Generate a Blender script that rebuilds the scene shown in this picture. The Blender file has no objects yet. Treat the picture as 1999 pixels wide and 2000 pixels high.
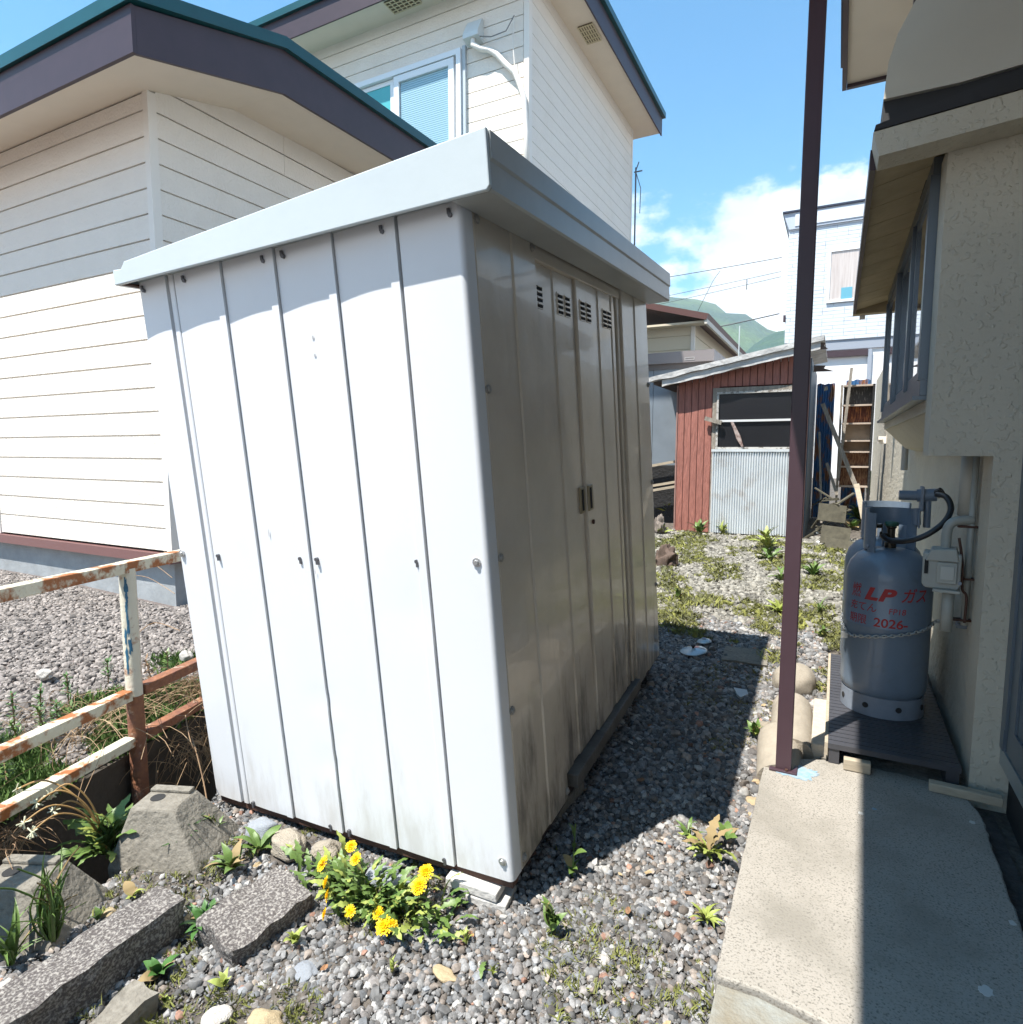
import bpy, math, random
from mathutils import Vector, Matrix, Euler, noise
random.seed(7)
S = bpy.context.scene
COL = S.collection
R = math.radians

# ---------------------------------------------------------------- camera
EYE = 1.35
cam = bpy.data.cameras.new('camera'); cam.sensor_fit = 'HORIZONTAL'; cam.sensor_width = 36.0
cam.lens = 1220.0 / 1999.0 * 36.0; cam.clip_start = 0.05; cam.clip_end = 6000
camo = bpy.data.objects.new('camera', cam); COL.objects.link(camo)
camo.location = (0, 0, EYE); camo.rotation_euler = (R(90 - 5.7), 0, R(27.45))
S.camera = camo

# ---------------------------------------------------------------- world, sun, exposure
S.view_settings.view_transform = 'Standard'; S.view_settings.look = 'None'
S.view_settings.gamma = 1; S.view_settings.use_curve_mapping = False
S.view_settings.exposure = 1.15
TR = Vector((.458, .882, -2.02)).normalized()          # the way sunlight travels
W = bpy.data.worlds.new('World'); S.world = W; W.use_nodes = True
wn = W.node_tree.nodes; wl = W.node_tree.links; wn.clear()
def N(nt, t, **k):
    n = nt.nodes.new(t)
    for a, b in k.items(): setattr(n, a, b)
    return n
wo = N(W.node_tree, 'ShaderNodeOutputWorld'); bg = N(W.node_tree, 'ShaderNodeBackground'); bg.inputs[1].default_value = .088
sky = N(W.node_tree, 'ShaderNodeTexSky', sky_type='NISHITA', sun_disc=False)
sky.sun_elevation = math.asin(-TR.z); sky.sun_rotation = math.atan2(-TR.x, -TR.y)
sky.air_density = 1.0; sky.dust_density = 0.3; sky.ozone_density = 2.2; sky.altitude = 100
tc = N(W.node_tree, 'ShaderNodeTexCoord')
def math_n(nt, op, a, b=None, clamp=False):
    m = N(nt, 'ShaderNodeMath', operation=op, use_clamp=clamp)
    for i, v in enumerate((a, b)):
        if v is None: continue
        if isinstance(v, (int, float)): m.inputs[i].default_value = v
        else: nt.links.new(v, m.inputs[i])
    return m.outputs[0]
def clouds():
    nt = W.node_tree
    mp = N(nt, 'ShaderNodeMapping'); mp.inputs['Scale'].default_value = (1, 1, 1.7); mp.inputs['Location'].default_value = (3.1, .55, .2)
    wl.new(tc.outputs['Generated'], mp.inputs[0])
    nz = N(nt, 'ShaderNodeTexNoise'); nz.inputs['Scale'].default_value = 4.2; nz.inputs['Detail'].default_value = 9; nz.inputs['Roughness'].default_value = .58
    wl.new(mp.outputs[0], nz.inputs['Vector'])
    sx = N(nt, 'ShaderNodeSeparateXYZ'); wl.new(tc.outputs['Generated'], sx.inputs[0])
    z = sx.outputs[2]
    # a bank of cumulus low round the whole horizon, thinning out above it
    bias = math_n(nt, 'MULTIPLY', math_n(nt, 'SUBTRACT', .345, z), 1.5)
    bias = math_n(nt, 'MAXIMUM', bias, -.155)
    v = math_n(nt, 'ADD', nz.outputs[0], bias)
    r = N(nt, 'ShaderNodeMapRange', interpolation_type='SMOOTHSTEP'); wl.new(v, r.inputs[0])
    r.inputs[1].default_value = .50; r.inputs[2].default_value = .60
    n2 = N(nt, 'ShaderNodeTexNoise'); n2.inputs['Scale'].default_value = 7; n2.inputs['Detail'].default_value = 6
    wl.new(mp.outputs[0], n2.inputs['Vector'])
    cr = N(nt, 'ShaderNodeMapRange'); wl.new(n2.outputs[0], cr.inputs[0]); cr.inputs[1].default_value = .3; cr.inputs[2].default_value = .62
    cr.inputs[3].default_value = .0; cr.inputs[4].default_value = 1
    cc = N(nt, 'ShaderNodeMix', data_type='RGBA'); wl.new(cr.outputs[0], cc.inputs[0])
    cc.inputs[6].default_value = (5.2, 6.2, 6.9, 1); cc.inputs[7].default_value = (8.3, 8.6, 8.8, 1)
    tint = N(nt, 'ShaderNodeMix', data_type='RGBA', blend_type='MULTIPLY'); tint.inputs[0].default_value = 1
    wl.new(sky.outputs[0], tint.inputs[6]); tint.inputs[7].default_value = (.60, 1.32, 1.45, 1)
    mx = N(nt, 'ShaderNodeMix', data_type='RGBA'); wl.new(r.outputs[0], mx.inputs[0])
    wl.new(tint.outputs[2], mx.inputs[6]); wl.new(cc.outputs[2], mx.inputs[7])
    wl.new(mx.outputs[2], bg.inputs[0])
clouds()
wl.new(bg.outputs[0], wo.inputs[0])
sl = bpy.data.lights.new('sun', 'SUN'); sl.energy = 4.9; sl.angle = R(.5); sl.color = (1, .955, .885)
so = bpy.data.objects.new('sun', sl); COL.objects.link(so); so.rotation_euler = TR.to_track_quat('-Z', 'Y').to_euler(); so.location = (-3, -5, 12)

# ---------------------------------------------------------------- helpers
def at(u, v, z=0.0):
    """where the sight line through a point of the photo (1931 px wide) meets height z"""
    k = 2000 / 1932.; x = (u * k - 999.5) / 1220.; y = -(v * k - 1000) / 1220.
    d = camo.rotation_euler.to_matrix() @ Vector((x, y, -1))
    t = (z - EYE) / d.z
    return Vector((0, 0, EYE)) + d * t
def gz(x, y):                                            # the yard rises gently away from us
    if y < 1.5: return 0.0
    if y < 8.5: return .07 * (y - 1.5)
    return .49 + .004 * (y - 8.5)
def atg(u, v):
    p = at(u, v, 0)
    for _ in range(12): p = at(u, v, gz(p.x, p.y))
    return p
MATS = {}
def mat(name, col, rough=.6, metal=0, var=0.0, vs=6, col2=None, bump=0, bs=60, bump2=0, bs2=8, coat=0, spec=.5, thr=None, alpha=None, stretch=None, stain=None, blob=None):
    if name in MATS: return MATS[name]
    m = bpy.data.materials.new(name); m.use_nodes = True; nt = m.node_tree; L = nt.links
    b = nt.nodes['Principled BSDF']; b.inputs['Roughness'].default_value = rough; b.inputs['Metallic'].default_value = metal
    b.inputs['Specular IOR Level'].default_value = spec; b.inputs['Coat Weight'].default_value = coat
    b.inputs['Base Color'].default_value = (*col, 1)
    t = N(nt, 'ShaderNodeTexCoord'); vec = t.outputs['Object']
    if stretch:
        mp = N(nt, 'ShaderNodeMapping'); mp.inputs['Scale'].default_value = stretch; L.new(vec, mp.inputs[0]); vec = mp.outputs[0]
    if var or col2:
        nz = N(nt, 'ShaderNodeTexNoise'); nz.inputs['Scale'].default_value = vs; nz.inputs['Detail'].default_value = 8; nz.inputs['Roughness'].default_value = .62
        L.new(vec, nz.inputs['Vector'])
        mr = N(nt, 'ShaderNodeMapRange'); L.new(nz.outputs[0], mr.inputs[0])
        lo, hi = thr or (.3, .7)
        mr.inputs[1].default_value = lo; mr.inputs[2].default_value = hi
        mx = N(nt, 'ShaderNodeMix', data_type='RGBA'); L.new(mr.outputs[0], mx.inputs[0])
        c2 = col2 or tuple(c * (1 - var) for c in col)
        mx.inputs[6].default_value = (*col, 1); mx.inputs[7].default_value = (*c2, 1)
        L.new(mx.outputs[2], b.inputs['Base Color'])
    if stain:
        src = b.inputs['Base Color'].links[0].from_socket if b.inputs['Base Color'].links else None
        n3 = N(nt, 'ShaderNodeTexNoise'); n3.inputs['Scale'].default_value = stain[0]; n3.inputs['Detail'].default_value = 7; n3.inputs['Roughness'].default_value = .65
        L.new(t.outputs['Object'], n3.inputs['Vector'])
        r3 = N(nt, 'ShaderNodeMapRange', interpolation_type='SMOOTHSTEP'); L.new(n3.outputs[0], r3.inputs[0]); r3.inputs[1].default_value = stain[3] if len(stain) > 3 else .45; r3.inputs[2].default_value = .72
        m3 = N(nt, 'ShaderNodeMath', operation='MULTIPLY'); L.new(r3.outputs[0], m3.inputs[0]); m3.inputs[1].default_value = stain[1]
        last = m3.outputs[0]
        x3 = N(nt, 'ShaderNodeMix', data_type='RGBA'); L.new(last, x3.inputs[0])
        if src: L.new(src, x3.inputs[6])
        else: x3.inputs[6].default_value = (*col, 1)
        x3.inputs[7].default_value = (*stain[2], 1); L.new(x3.outputs[2], b.inputs['Base Color'])
    prev = None
    for st, sc in ((bump, bs), (bump2, bs2)):
        if st:
            n2 = N(nt, 'ShaderNodeTexNoise'); n2.inputs['Scale'].default_value = sc; n2.inputs['Detail'].default_value = 5
            L.new(vec if stretch else t.outputs['Object'], n2.inputs['Vector'])
            bp = N(nt, 'ShaderNodeBump'); bp.inputs['Strength'].default_value = st; bp.inputs['Distance'].default_value = .6 / sc
            L.new(n2.outputs[0], bp.inputs['Height'])
            if prev: L.new(prev, bp.inputs['Normal'])
            prev = bp.outputs[0]
    if blob:
        n4 = N(nt, 'ShaderNodeTexNoise'); n4.inputs['Scale'].default_value = blob[0]; n4.inputs['Detail'].default_value = 2.5; L.new(t.outputs['Object'], n4.inputs['Vector'])
        r4 = N(nt, 'ShaderNodeMapRange', interpolation_type='SMOOTHSTEP'); L.new(n4.outputs[0], r4.inputs[0]); r4.inputs[1].default_value = .54; r4.inputs[2].default_value = .66
        b4 = N(nt, 'ShaderNodeBump'); b4.inputs['Strength'].default_value = 1; b4.inputs['Distance'].default_value = blob[1]; L.new(r4.outputs[0], b4.inputs['Height'])
        if prev: L.new(prev, b4.inputs['Normal'])
        prev = b4.outputs[0]
    if prev: L.new(prev, b.inputs['Normal'])
    if alpha is not None: b.inputs['Alpha'].default_value = alpha
    MATS[name] = m
    return m

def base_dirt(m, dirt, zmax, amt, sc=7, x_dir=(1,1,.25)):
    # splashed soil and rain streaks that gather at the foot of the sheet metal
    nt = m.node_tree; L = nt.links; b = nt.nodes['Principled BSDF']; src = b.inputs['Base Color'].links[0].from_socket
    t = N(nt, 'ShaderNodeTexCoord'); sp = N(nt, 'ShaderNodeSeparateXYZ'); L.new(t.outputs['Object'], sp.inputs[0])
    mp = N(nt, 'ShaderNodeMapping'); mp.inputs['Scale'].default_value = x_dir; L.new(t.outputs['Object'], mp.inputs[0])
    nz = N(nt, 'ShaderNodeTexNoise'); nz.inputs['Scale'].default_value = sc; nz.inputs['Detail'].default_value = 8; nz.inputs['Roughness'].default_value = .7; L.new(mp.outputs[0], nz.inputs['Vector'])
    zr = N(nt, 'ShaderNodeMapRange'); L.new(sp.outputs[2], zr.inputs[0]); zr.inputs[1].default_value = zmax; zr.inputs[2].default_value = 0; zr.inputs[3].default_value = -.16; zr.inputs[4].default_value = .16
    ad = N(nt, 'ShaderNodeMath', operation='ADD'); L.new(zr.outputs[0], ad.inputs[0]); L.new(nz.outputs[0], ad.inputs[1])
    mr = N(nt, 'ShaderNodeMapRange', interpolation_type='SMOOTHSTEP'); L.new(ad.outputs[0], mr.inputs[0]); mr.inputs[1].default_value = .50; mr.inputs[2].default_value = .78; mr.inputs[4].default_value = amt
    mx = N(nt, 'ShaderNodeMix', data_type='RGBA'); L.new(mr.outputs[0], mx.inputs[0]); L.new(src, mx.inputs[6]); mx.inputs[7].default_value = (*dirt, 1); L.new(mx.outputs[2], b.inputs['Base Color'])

class MB:
    def __init__(s): s.v = []; s.f = []
    def add(s, vs, fs):
        n = len(s.v); s.v += [tuple(v) for v in vs]; s.f += [tuple(i + n for i in f) for f in fs]; return s
    def box(s, a, b, M=None):
        x0, y0, z0 = a; x1, y1, z1 = b
        vs = [Vector(p) for p in ((x0,y0,z0),(x1,y0,z0),(x1,y1,z0),(x0,y1,z0),(x0,y0,z1),(x1,y0,z1),(x1,y1,z1),(x0,y1,z1))]
        if M: vs = [M @ v for v in vs]
        return s.add(vs, [(0,3,2,1),(4,5,6,7),(0,1,5,4),(1,2,6,5),(2,3,7,6),(3,0,4,7)])
    def bar(s, p, q, w, h, up=(0,0,1)):
        p = Vector(p); q = Vector(q); d = (q - p); L = d.length; d.normalize(); u = Vector(up)
        sd = d.cross(u)
        if sd.length < 1e-4: sd = d.cross(Vector((1,0,0)))
        sd.normalize(); u = sd.cross(d)
        M = Matrix((( sd.x, d.x, u.x, p.x), (sd.y, d.y, u.y, p.y), (sd.z, d.z, u.z, p.z), (0,0,0,1)))
        return s.box((-w/2, 0, -h/2), (w/2, L, h/2), M)
    def prism(s, poly, axis, lo, hi):
        n = len(poly)
        def pt(a, b, c): return {'z': (a, b, c), 'x': (c, a, b), 'y': (a, c, b)}[axis]
        vs = [pt(a, b, lo) for a, b in poly] + [pt(a, b, hi) for a, b in poly]
        fs = [tuple(range(n))[::-1], tuple(range(n, 2*n))] + [(i, (i+1) % n, n + (i+1) % n, n + i) for i in range(n)]
        return s.add(vs, fs)
    def tube(s, pts, r, seg=8, cap=True):
        pts = [Vector(p) for p in pts]; rr = r if isinstance(r, (list, tuple)) else [r] * len(pts)
        vs = []; fs = []; side = None
        for i, p in enumerate(pts):
            d = (pts[min(i+1, len(pts)-1)] - pts[max(i-1, 0)]).normalized()
            if side is None:
                side = d.cross(Vector((0,0,1)))
                if side.length < .1: side = d.cross(Vector((1,0,0)))
            side = (side - d * side.dot(d)).normalized(); up = side.cross(d)
            for k in range(seg):
                a = 2*math.pi*k/seg; vs.append(p + (side*math.cos(a) + up*math.sin(a)) * rr[i])
        for i in range(len(pts)-1):
            for k in range(seg):
                a = i*seg+k; b = i*seg+(k+1) % seg; fs.append((a, b, b+seg, a+seg))
        if cap: fs += [tuple(range(seg))[::-1], tuple(range(len(pts)*seg-seg, len(pts)*seg))]
        return s.add(vs, fs)
    def lathe(s, prof, seg=32, c=(0,0,0)):
        vs = []; fs = []
        for r, z in prof:
            for k in range(seg):
                a = 2*math.pi*k/seg; vs.append((c[0]+r*math.cos(a), c[1]+r*math.sin(a), c[2]+z))
        for i in range(len(prof)-1):
            for k in range(seg): a = i*seg+k; b = i*seg+(k+1) % seg; fs.append((a, b, b+seg, a+seg))
        fs += [tuple(range(seg))[::-1], tuple(range((len(prof)-1)*seg, len(prof)*seg))]
        return s.add(vs, fs)
    def mesh(s, name, m, smooth=False, bevel=0):
        me = bpy.data.meshes.new(name); me.from_pydata(s.v, [], s.f); me.materials.append(m)
        if smooth is True: me.shade_smooth()
        elif smooth: 
            me.shade_smooth(); me.set_sharp_from_angle(angle=R(smooth))
        me.update(); return me
    def build(s, name, m, parent=None, smooth=False, bevel=0):
        o = bpy.data.objects.new(name, s.mesh(name, m, smooth)); COL.objects.link(o)
        if parent: o.parent = parent
        if bevel:
            bv = o.modifiers.new('bevel', 'BEVEL'); bv.width = bevel; bv.segments = 2; bv.limit_method = 'ANGLE'
        return o
def tag(o, label, cat, group=None, kind=None):
    if label: o['label'] = label
    if cat: o['category'] = cat
    if group: o['group'] = group
    if kind: o['kind'] = kind
    return o
def thing(name, label, cat, loc=(0,0,0), rz=0, group=None, M=None):
    o = bpy.data.objects.new(name, None); COL.objects.link(o); o.empty_display_size = .1
    if M: o.matrix_world = M
    else: o.location = loc; o.rotation_euler = (0, 0, rz)
    return tag(o, label, cat, group)
def struct(o): o['kind'] = 'structure'; return o
def inst(me, name, parent, M):
    o = bpy.data.objects.new(name, me); COL.objects.link(o); o.parent = parent; o.matrix_local = M; return o
BOX = lambda a, b: MB().box(a, b)

# ---------------------------------------------------------------- materials
shed_white = mat('shed_white_enamel', (.715,.725,.745), .36, var=.03, vs=2.5, bump=.02, bs=60, stain=(2.2,.15,(.58,.58,.58),.5))
shed_fascia = mat('shed_fascia_enamel', (.57,.63,.65), .34, var=.06, vs=3, bump=.03, bs=40)
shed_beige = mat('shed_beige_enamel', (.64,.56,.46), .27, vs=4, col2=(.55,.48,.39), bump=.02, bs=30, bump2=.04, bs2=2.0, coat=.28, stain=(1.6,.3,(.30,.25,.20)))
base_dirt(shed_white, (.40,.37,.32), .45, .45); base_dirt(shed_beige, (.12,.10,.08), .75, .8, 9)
dark = mat('dark_gap', (.02,.02,.02), .9)
steel = mat('zinc_screw', (.55,.55,.55), .35, metal=.8)
rustiron = mat('dark_rusty_iron', (.10,.045,.03), .8, var=.5, vs=30)
siding_white = mat('white_siding', (.80,.74,.66), .7, bump=.6, bs=55, var=.04, vs=4, stain=(1.3,.3,(.62,.55,.45)))
siding_trim = mat('white_trim', (.78,.73,.66), .5)
soffit_cream = mat('cream_soffit', (.74,.65,.53), .7, bump=.2, bs=90, var=.05)
fascia_purple = mat('purple_brown_fascia', (.052,.029,.036), .45, var=.2, vs=9)
roof_teal = mat('teal_metal_roof', (.008,.075,.085), .35, var=.2)
flash_brown = mat('brown_flashing', (.17,.085,.08), .4)
found = mat('grey_foundation', (.34,.36,.37), .85, var=.25, vs=7, bump=.2, bs=40, stain=(3,.4,(.2,.2,.19)))
stucco = mat('grey_stucco', (.53,.485,.39), .6, var=.10, vs=3, bump=.25, bs=60, blob=(52,.0017), stain=(1.4,.35,(.36,.32,.25),.45), spec=.5)
stucco_warm = mat('warm_soffit_board', (.50,.40,.25), .7, var=.3, vs=5, bump=.3, bs=40)
concrete = mat('washed_concrete', (.325,.30,.262), .88, col2=(.12,.11,.092), vs=170, thr=(.52,.66), bump=.35, bs=150, stain=(3.0,.75,(.20,.185,.155),.42))
concrete_moss = mat('mossy_concrete', (.20,.165,.11), .9, col2=(.27,.28,.26), vs=9, bump=.7, bs=90)
concrete_grey = mat('grey_cast_concrete', (.235,.215,.18), .9, col2=(.15,.135,.11), vs=60, bump=.7, bs=70, bump2=.4, bs2=10)
rough_slab = mat('coarse_aggregate', (.085,.074,.07), .95, col2=(.30,.28,.255), vs=140, thr=(.46,.62), bump=1, bs=120, bump2=.6, bs2=14)
purple_post = mat('purple_painted_steel', (.062,.033,.043), .42, var=.12, vs=8)
blue_paint = mat('blue_paint', (.17,.33,.46), .7, col2=(.33,.36,.37), vs=60)
glass_dark = mat('dark_window_glass', (.015,.015,.017), .25, spec=.25)
black_board = mat('tarred_board', (.014,.014,.015), .6, bump=.5, bs=30, var=.4)
red_board = mat('red_painted_board', (.38,.15,.115), .8, var=.40, vs=9, stretch=(6,6,.8), bump=.3, bs=12)
grey_wood = mat('weathered_grey_wood', (.33,.29,.24), .85, var=.5, vs=9, stretch=(4,4,1), bump=.4, bs=20)
tin_white = mat('weathered_white_tin', (.55,.54,.52), .45, var=.35, vs=6, bump2=.4, bs2=7)
corr_tin = mat('pale_corrugated_tin', (.66,.70,.72), .42, metal=.1, var=.2, vs=3, stain=(4,.4,(.34,.26,.20),.52))
blue_tin = mat('blue_corrugated_tin', (.04,.13,.28), .5, col2=(.28,.12,.06), vs=7, thr=(.50,.58), stretch=(2,1,.7))
bottle_grey = mat('slate_gas_cylinder_paint', (.165,.215,.28), .38, var=.16, vs=6, bump=.04, bs=30, coat=.2, stain=(9,.45,(.10,.11,.12),.55))
ring_white = mat('pale_cylinder_foot', (.23,.265,.32), .5, var=.25, vs=14)
red_stencil = mat('red_stencil_paint', (.36,.03,.03), .7)
pipe_cream = mat('grey_cream_painted_pipe', (.36,.37,.34), .45, var=.15, vs=12)
rubber = mat('black_rubber', (.018,.018,.02), .4)
deck = mat('dark_plastic_deck', (.06,.06,.068), .45, var=.2)
pale_wood = mat('pale_timber', (.46,.39,.29), .8, var=.35, vs=12, stretch=(1,6,6))
rust_paint = mat('rusted_cream_paint', (.62,.58,.45), .6, col2=(.30,.105,.03), vs=11, thr=(.47,.56), bump=.5, bs=40)
rust_heavy = mat('heavily_rusted_iron', (.30,.125,.055), .8, col2=(.14,.06,.045), vs=16, stain=(14,.8,(.50,.44,.34),.56), bump=.6, bs=40)
leafg = mat('weed_leaf', (.07,.135,.025), .5, col2=(.13,.20,.05), vs=40, stain=(30,.3,(.20,.20,.06),.5))
leafd = mat('dark_weed_leaf', (.04,.115,.025), .5, col2=(.07,.16,.035), vs=25)
leafy = mat('yellow_green_leaf', (.20,.27,.05), .55, col2=(.30,.32,.08), vs=20)
yellow = mat('dandelion_yellow', (.86,.62,.0), .6, col2=(.75,.42,.0), vs=60)
drystem = mat('dry_stem', (.30,.20,.11), .8, col2=(.16,.09,.05), vs=20)
straw = mat('straw_stem', (.36,.26,.15), .8, col2=(.22,.13,.07), vs=15)
for m_ in (leafg, leafd, leafy):
    m_.node_tree.nodes['Principled BSDF'].inputs['Subsurface Weight'].default_value = 0
soil = mat('gravelly_soil', (.15,.13,.11), .95, col2=(.04,.035,.03), vs=28, bump=1, bs=55, bump2=.6, bs2=12)
soil_lot = mat('lot_soil', (.20,.165,.15), .95, col2=(.08,.065,.06), vs=30, bump=1, bs=50)

# ---------------------------------------------------------------- ground
FP = Vector((-2.42, 1.40, 0)); FD = Vector((-.2402, .9707, 0)); FN = Vector((.9707, .2402, 0))   # fence line, its direction, its right-hand side
def sdist(x, y): return (Vector((x, y, 0)) - FP).dot(FN)
def lotz(x, y): return .17 + .035 * min(max(-sdist(x, y), 0), 3)
def ground_z(x, y):
    s = sdist(x, y)
    z = gz(x, y)
    if s < .34 and y < 9:
        k = 1 if s < .26 else (.34 - s) / .08
        z = z * (1 - k) + (min(z, .0) - .30) * k
        if s < -.2: z = -.05
    return z
def axis_pts(lo, a, b, hi, step):
    xs = []; t = a
    while t <= b + 1e-6: xs.append(t); t += step
    g = step; t = b
    while t < hi: g *= 1.35; t += g; xs.append(min(t, hi))
    g = step; t = a; pre = []
    while t > lo: g *= 1.35; t -= g; pre.append(max(t, lo))
    return pre[::-1] + xs
xs = axis_pts(-1600, -3.6, .8, 1300, .04); ys = axis_pts(-600, -.2, 5, 1500, .045)
vs = []
for y in ys:
    for x in xs:
        n = .012 * noise.noise(Vector((x*3, y*3, 0))) if abs(x) < 8 and abs(y) < 10 else 0
        vs.append((x, y, ground_z(x, y) + n))
nx = len(xs)
g = MB().add(vs, [(j*nx+i, j*nx+i+1, (j+1)*nx+i+1, (j+1)*nx+i) for j in range(len(ys)-1) for i in range(nx-1)]).build('ground', soil, smooth=True)
struct(g)
# the neighbour's lot behind the retaining wall
lp = []
ss = [-.03, -.3, -.6, -1, -1.5, -2, -3, -4, -6, -9, -15, -40]; tt = [-60, -20, -8, -4] + [-3 + .25*i for i in range(40)] + [9, 14, 30, 80]
for t in tt:
    for s in ss:
        p = FP + FD*t + FN*s; lp.append((p.x, p.y, lotz(p.x, p.y) + .01*noise.noise(Vector((p.x*3, p.y*3, 5)))))
nn = len(ss)
struct(MB().add(lp, [(j*nn+i, j*nn+i+1, (j+1)*nn+i+1, (j+1)*nn+i) for j in range(len(tt)-1) for i in range(nn-1)]).build('neighbouring_lot', soil_lot, smooth=True))

# hills
hill_mat = mat('wooded_hill', (.020,.062,.040), .95, col2=(.06,.115,.035), vs=.012, thr=(.45,.62), bump=1, bs=.08)
def hill(name, cx, yd, prof, depth, seed):
    vs = []; n = 90; m = 16
    for j in range(m):
        q = j/(m-1)*2-1
        for i in range(n):
            x = cx[0] + (cx[1]-cx[0])*i/(n-1)
            h = 0
            for k in range(len(prof)-1):
                if prof[k][0] <= x <= prof[k+1][0]:
                    w = (x-prof[k][0])/(prof[k+1][0]-prof[k][0]); w = w*w*(3-2*w); h = prof[k][1]*(1-w)+prof[k+1][1]*w
            e = max(0, 1-q*q)**.8
            fr = noise.fractal(Vector((x*.012, q*3, seed)), 1, 2, 5)
            vs.append((x, yd + q*depth, -4 + (h+4)*e + fr*h*.05*min(1, e*2)))
    return struct(MB().add(vs, [(j*n+i, j*n+i+1, (j+1)*n+i+1, (j+1)*n+i) for j in range(m-1) for i in range(n-1)]).build(name, hill_mat, smooth=True))
hill('hills', (-1400, 900), 900, [(-1400,60),(-900,130),(-500,110),(-330,170),(-228,208),(-203,213),(-163,197),(-121,174),(-69,143),(0,110),(120,120),(400,70),(900,20)], 330, 1)
hill('hills.001', (-150, 420), 520, [(-150,0),(-90,52),(-40,86),(20,96),(120,80),(260,40),(420,0)], 170, 4)

# ---------------------------------------------------------------- scattered stones (stuff)
def stone_mesh(name, seed, flat, m, sub=1):
    import bmesh
    bm = bmesh.new(); bmesh.ops.create_icosphere(bm, subdivisions=sub, radius=1)
    for v in bm.verts:
        n = noise.noise_vector(v.co*1.1 + Vector((seed*7.3, 0, seed)))
        v.co = Vector((v.co.x, v.co.y*.8, v.co.z*flat)) * (1 + .35*n.x) + n*.18
    me = bpy.data.meshes.new(name); bm.to_mesh(me); bm.free(); me.materials.append(m); me.shade_smooth(); me.set_sharp_from_angle(angle=R(50)); return me
def inst_mat(name, rough=.85, bump=.4, bs=40, speck=True):
    m = bpy.data.materials.new(name); m.use_nodes = True; nt = m.node_tree; b = nt.nodes['Principled BSDF']
    b.inputs['Roughness'].default_value = rough
    a = N(nt, 'ShaderNodeAttribute', attribute_type='INSTANCER', attribute_name='tint')
    t = N(nt, 'ShaderNodeTexCoord'); nz = N(nt, 'ShaderNodeTexNoise'); nz.inputs['Scale'].default_value = 2.2; nz.inputs['Detail'].default_value = 6
    nt.links.new(t.outputs['Object'], nz.inputs['Vector'])
    mr = N(nt, 'ShaderNodeMapRange'); mr.inputs[1].default_value = .3; mr.inputs[2].default_value = .7; mr.inputs[3].default_value = .72; mr.inputs[4].default_value = 1.2
    nt.links.new(nz.outputs[0], mr.inputs[0])
    mx = N(nt, 'ShaderNodeVectorMath', operation='SCALE'); nt.links.new(a.outputs['Color'], mx.inputs[0]); nt.links.new(mr.outputs[0], mx.inputs['Scale'])
    nt.links.new(mx.outputs[0], b.inputs['Base Color'])
    MATS[name] = m; return m
def scatter(name, pts, protos):
    """pts: list of (pos, euler, scale, tint); protos: meshes"""
    me = bpy.data.meshes.new(name); me.from_pydata([p[0] for p in pts], [], [])
    def attr(n, typ, vals, key):
        a = me.attributes.new(n, typ, 'POINT'); a.data.foreach_set(key, vals)
    attr('rot', 'FLOAT_VECTOR', [c for p in pts for c in p[1]], 'vector')
    attr('scl', 'FLOAT_VECTOR', [c for p in pts for c in p[2]], 'vector')
    attr('tint', 'FLOAT_COLOR', [c for p in pts for c in (*p[3], 1)], 'color')
    attr('pick', 'INT', [random.randrange(len(protos)) for _ in pts], 'value')
    me.materials.append(protos[0].materials[0])
    o = bpy.data.objects.new(name, me); COL.objects.link(o); o['kind'] = 'stuff'
    ng = bpy.data.node_groups.new(name, 'GeometryNodeTree')
    ng.interface.new_socket('Geometry', in_out='INPUT', socket_type='NodeSocketGeometry')
    ng.interface.new_socket('Geometry', in_out='OUTPUT', socket_type='NodeSocketGeometry')
    gi = ng.nodes.new('NodeGroupInput'); go = ng.nodes.new('NodeGroupOutput')
    iop = ng.nodes.new('GeometryNodeInstanceOnPoints'); jn = ng.nodes.new('GeometryNodeJoinGeometry')
    for pm in reversed(protos):
        po = bpy.data.objects.new(pm.name, pm)
        oi = ng.nodes.new('GeometryNodeObjectInfo'); oi.inputs['Object'].default_value = po; oi.inputs['As Instance'].default_value = True
        ng.links.new(oi.outputs['Geometry'], jn.inputs[0])
    def na(n, t):
        k = ng.nodes.new('GeometryNodeInputNamedAttribute'); k.data_type = t; k.inputs['Name'].default_value = n; return k.outputs[0]
    ng.links.new(gi.outputs[0], iop.inputs['Points']); ng.links.new(jn.outputs[0], iop.inputs['Instance'])
    iop.inputs['Pick Instance'].default_value = True
    ng.links.new(na('pick', 'INT'), iop.inputs['Instance Index'])
    ng.links.new(na('rot', 'FLOAT_VECTOR'), iop.inputs['Rotation']); ng.links.new(na('scl', 'FLOAT_VECTOR'), iop.inputs['Scale'])
    ng.links.new(iop.outputs[0], go.inputs[0])
    md = o.modifiers.new('scatter', 'NODES'); md.node_group = ng
    return o
stone_m = inst_mat('gravel_stone')
stones = [stone_mesh('pebble', i, .62 + .12*(i % 3), stone_m) for i in range(7)]
def pebble_tint(kind):
    r = random.random()
    if kind == 'lot':
        b = random.uniform(.09, .31); return (b*1.08, b*.95, b*.86)
    if kind == 'far':
        b = random.uniform(.10, .33); return (b*1.02, b*.97, b*.84)
    b = random.choice((.10,.13,.17,.20,.24,.30)) * random.uniform(.85, 1.15)
    b *= .92
    if r < .5: return (b*1.0, b*.985, b*.97)
    if r < .62: return (b*.95, b*.99, b*1.04)
    if r < .82: return (b*1.08, b, b*.95)
    if r < .93: return (b*1.22, b*1.03, b*.88)
    if r < .985: return (.38,.37,.35)
    return (b*1.5, b*.85, b*.62)
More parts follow.
